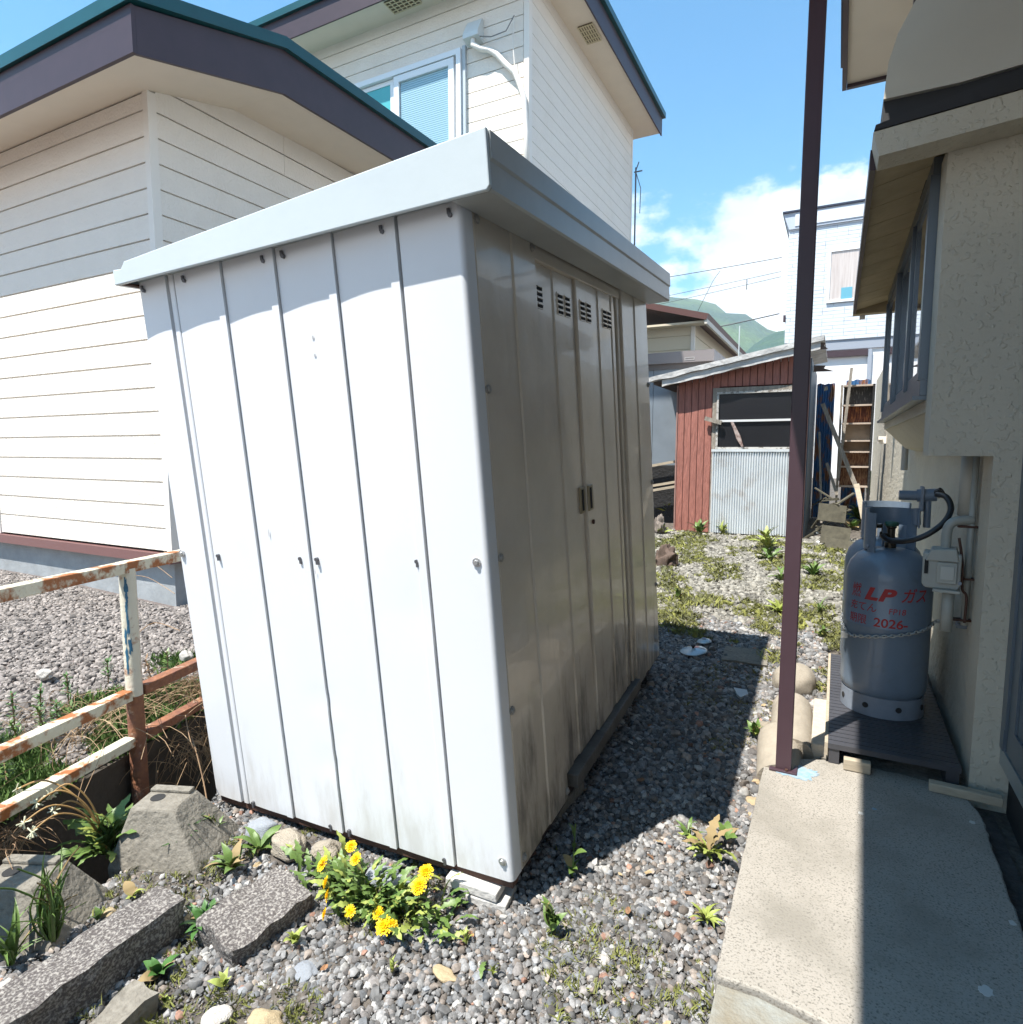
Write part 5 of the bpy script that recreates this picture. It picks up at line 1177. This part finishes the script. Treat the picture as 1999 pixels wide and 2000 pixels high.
# moss and seedlings spread in the gravel (nobody could count them)
tuft_m = inst_mat('moss_blade')
def tuft(name, n, h, sp, seed):
    rnd = random.Random(seed); mb = MB()
    for i in range(n):
        a = rnd.uniform(0,6.28); r = sp*rnd.random(); x, y = r*math.cos(a), r*math.sin(a); dx, dy = rnd.gauss(0,h*.5), rnd.gauss(0,h*.5); w = h*.13
        hh = h*rnd.uniform(.5,1.1)
        mb.add([(x-w,y,0),(x+w,y,0),(x+dx*.6+w*.7,y+dy*.6,hh*.7),(x+dx,y+dy,hh),(x+dx*.6-w*.7,y+dy*.6,hh*.7)], [(0,1,2,3,4)])
    return mb.mesh(name, tuft_m)
tufts = [tuft('moss_tuft', 12, 1, 1.3, i) for i in range(4)]
pts = []
for _ in range(20000):
    x = random.uniform(-1.7, .45); y = random.uniform(3.4, 7.3)
    if not free(x, y) or noise.noise(Vector((x*2.6, y*1.9, 3))) + .6*noise.noise(Vector((x*9, y*7, 3))) < (.12 if y < 4.1 else .02) or y < 3.9 and x < -.35: continue
    s = random.uniform(.014,.032)*(1 if random.random() < .9 else 1.9); g_ = random.uniform(.55,1.3)
    pts.append(((x,y,ground_z(x,y)+.016), (random.uniform(-.3,.3),random.uniform(-.3,.3),random.uniform(0,6)), (s,s,s*.7), (.20*g_,.205*g_,.06)))
for _ in range(2600):
    x = random.uniform(-2.2, -.2); y = random.uniform(.6, 2.2)
    if not free(x, y) or sdist(x,y) < .34 or noise.noise(Vector((x*3.1, y*3.1, 8))) < .1: continue
    s = random.uniform(.009,.020); pts.append(((x,y,.012), (random.uniform(-.4,.4),random.uniform(-.4,.4),random.uniform(0,6)), (s,s,s), (.18,.19,.05)))
for _ in range(600):
    x = random.uniform(-.6, -.1); y = random.uniform(2.6, 3.6)
    if not free(x, y) or noise.noise(Vector((x*5, y*5, 1))) < .0: continue
    s = random.uniform(.008,.018); pts.append(((x,y,ground_z(x,y)+.008), (0,0,random.uniform(0,6)), (s,s,s), (.22,.20,.06)))
scatter('moss', pts, tufts)
# green cover and dry grass behind the railing
pts = []
for _ in range(9000):
    s_ = -random.random()**1.25*.85 - .03; t_ = random.uniform(-2.6, 1.2); q = FP + FN*s_ + FD*t_
    if noise.noise(Vector((q.x*2.6, q.y*2.6, 1))) < -.25 + (.35 if s_ < -.5 else 0) + (.25 if t_ > .3 else 0): continue
    s = random.uniform(.025,.05); g_ = random.uniform(.7,1.3)
    pts.append(((q.x,q.y,lotz(q.x,q.y)), (random.uniform(-.3,.3),random.uniform(-.3,.3),random.uniform(0,6)), (s,s,s*1.3), (.085*g_,.15*g_,.03*g_)))
scatter('ground_cover', pts, tufts)
def dry_tangle(name, c, n, rad, h, m, seed, droop=.3):
    rnd = random.Random(seed); mb = MB()
    for i in range(n):
        a = rnd.uniform(0,6.28); q = Vector(c) + Vector((rnd.gauss(0,rad*.4), rnd.gauss(0,rad*.4), 0)); d = Vector((math.cos(a), math.sin(a), 0)); L = rnd.uniform(.4,1)*rad*1.6; hh = h*rnd.uniform(.3,1)
        P_ = [q, q+d*L*.3+Vector((0,0,hh*.8)), q+d*L*.7+Vector((rnd.gauss(0,.02),rnd.gauss(0,.02),hh)), q+d*L+Vector((rnd.gauss(0,.03),rnd.gauss(0,.03),hh*(1-droop-rnd.random()*.6)))]
        mb.tube(smooth_path([Vector(p_) for p_ in P_], 3), .0011, 3, cap=False)
    o = mb.build(name, m); o['kind'] = 'stuff'; return o
q = FP + FN*.12 + FD*.35
dry_tangle('dry_grass', (q.x+.02, q.y, -.02), 170, .20, .20, straw, 1, .6)
dry_tangle('dry_grass', (q.x-.12, q.y+.12, .20), 170, .22, .13, drystem, 2, .7)
q2 = FP - FN*.25 + FD*.1; dry_tangle('dry_grass', (q2.x, q2.y, .2), 120, .3, .10, straw, 3, .6)
q3 = FP + FN*.08 - FD*.55; dry_tangle('dry_grass', (q3.x, q3.y, .12), 60, .10, .08, drystem, 5, .6)
def stem_weed(u, v, z, h, lab, m=leafd, n=26, lean=(0,0)):
    n = int(n*1.7); p = at(u, v, z); t = thing('leafy_stem', lab, 'weed', p)
    MB().tube([(0,0,0),(lean[0]*.5,lean[1]*.5,h*.5),(lean[0],lean[1],h)], .003, 5).build('stem', drystem, t)
    mb = MB()
    for i in range(n):
        k = .25+.75*i/n; c = Vector((lean[0]*k, lean[1]*k, h*k)); a = i*2.4+random.uniform(-.8,.8); l = random.uniform(.018,.042)*(1.15-k*.5); d = Vector((math.cos(a)*l, math.sin(a)*l, random.uniform(-.01,.03))); w_ = Vector((-math.sin(a), math.cos(a), 0))*.005
        mb.add([c, c+d*.5+w_, c+d, c+d*.5-w_], [(0,1,2,3)])
    mb.build('leaves', m, t); return t
stem_weed(30,1400,.2,.20,'tall narrow-leaved stem at the left edge behind the railing'); stem_weed(75,1370,.2,.17,'leafy stem leaning right behind the middle rail', lean=(.03,0)); stem_weed(130,1330,.2,.14,'bushy leafy stem above the middle rail'); stem_weed(110,1380,.2,.12,'short leafy stem near the middle rail', n=34)
stem_weed(205,1290,.2,.12,'thin stem touching the left side of the railing post'); stem_weed(318,1280,.2,.14,'green-tipped stem right of the railing post', m=leafg); stem_weed(300,1330,.2,.20,'brown stem rising between railing post and shed', m=drystem, lean=(-.08,.0)); stem_weed(340,1400,.05,.28,'long bare stem leaning in front of the lower rail', m=drystem, n=8, lean=(-.10,.0))
for i, (u, v, h, w_) in enumerate(((8,1440,.16,'leftmost'),(48,1425,.13,'second'),(95,1405,.15,'third'),(150,1385,.12,'fourth'),(15,1490,.10,'nearest'))):
    stem_weed(u, v, .19, h, w_ + ' of the bushy green stems growing between the lower rails', m=leafg, n=34, lean=(random.uniform(-.06,.06), random.uniform(-.04,.04)))
# thin dead twigs hanging beside the shed
mb = MB()
for (pts_) in (((395,1540,.10),(385,1480,.13),(372,1425,.2),(362,1390,.22)),((380,1440,.15),(360,1400,.25),(350,1350,.3)),((330,1120,.6),(280,1090,.62),(240,1085,.63)),((325,1090,.65),(290,1065,.68),(255,1060,.68)),((330,1060,.7),(310,1040,.72)),((340,1190,.5),(290,1175,.5),(250,1205,.48))):
    P_ = []
    for u, v, z in pts_:
        q = at(u, v, z); P_.append(q)
    mb.tube(smooth_path(P_, 4), .0022, 4)
o = mb.build('dead_twigs', drystem); o['kind'] = 'stuff'

# ================================================================ the air
hm = bpy.data.materials.new('air'); hm.use_nodes = True; nt = hm.node_tree; nt.nodes.clear()
ho = N(nt, 'ShaderNodeOutputMaterial'); pv = N(nt, 'ShaderNodeVolumePrincipled'); pv.inputs['Density'].default_value = .00042; pv.inputs['Color'].default_value = (.80,.90,1,1)
nt.links.new(pv.outputs[0], ho.inputs['Volume'])
hz = BOX((-1610,-610,-9),(1310,1510,240)).build('haze', hm); hz['kind'] = 'stuff'
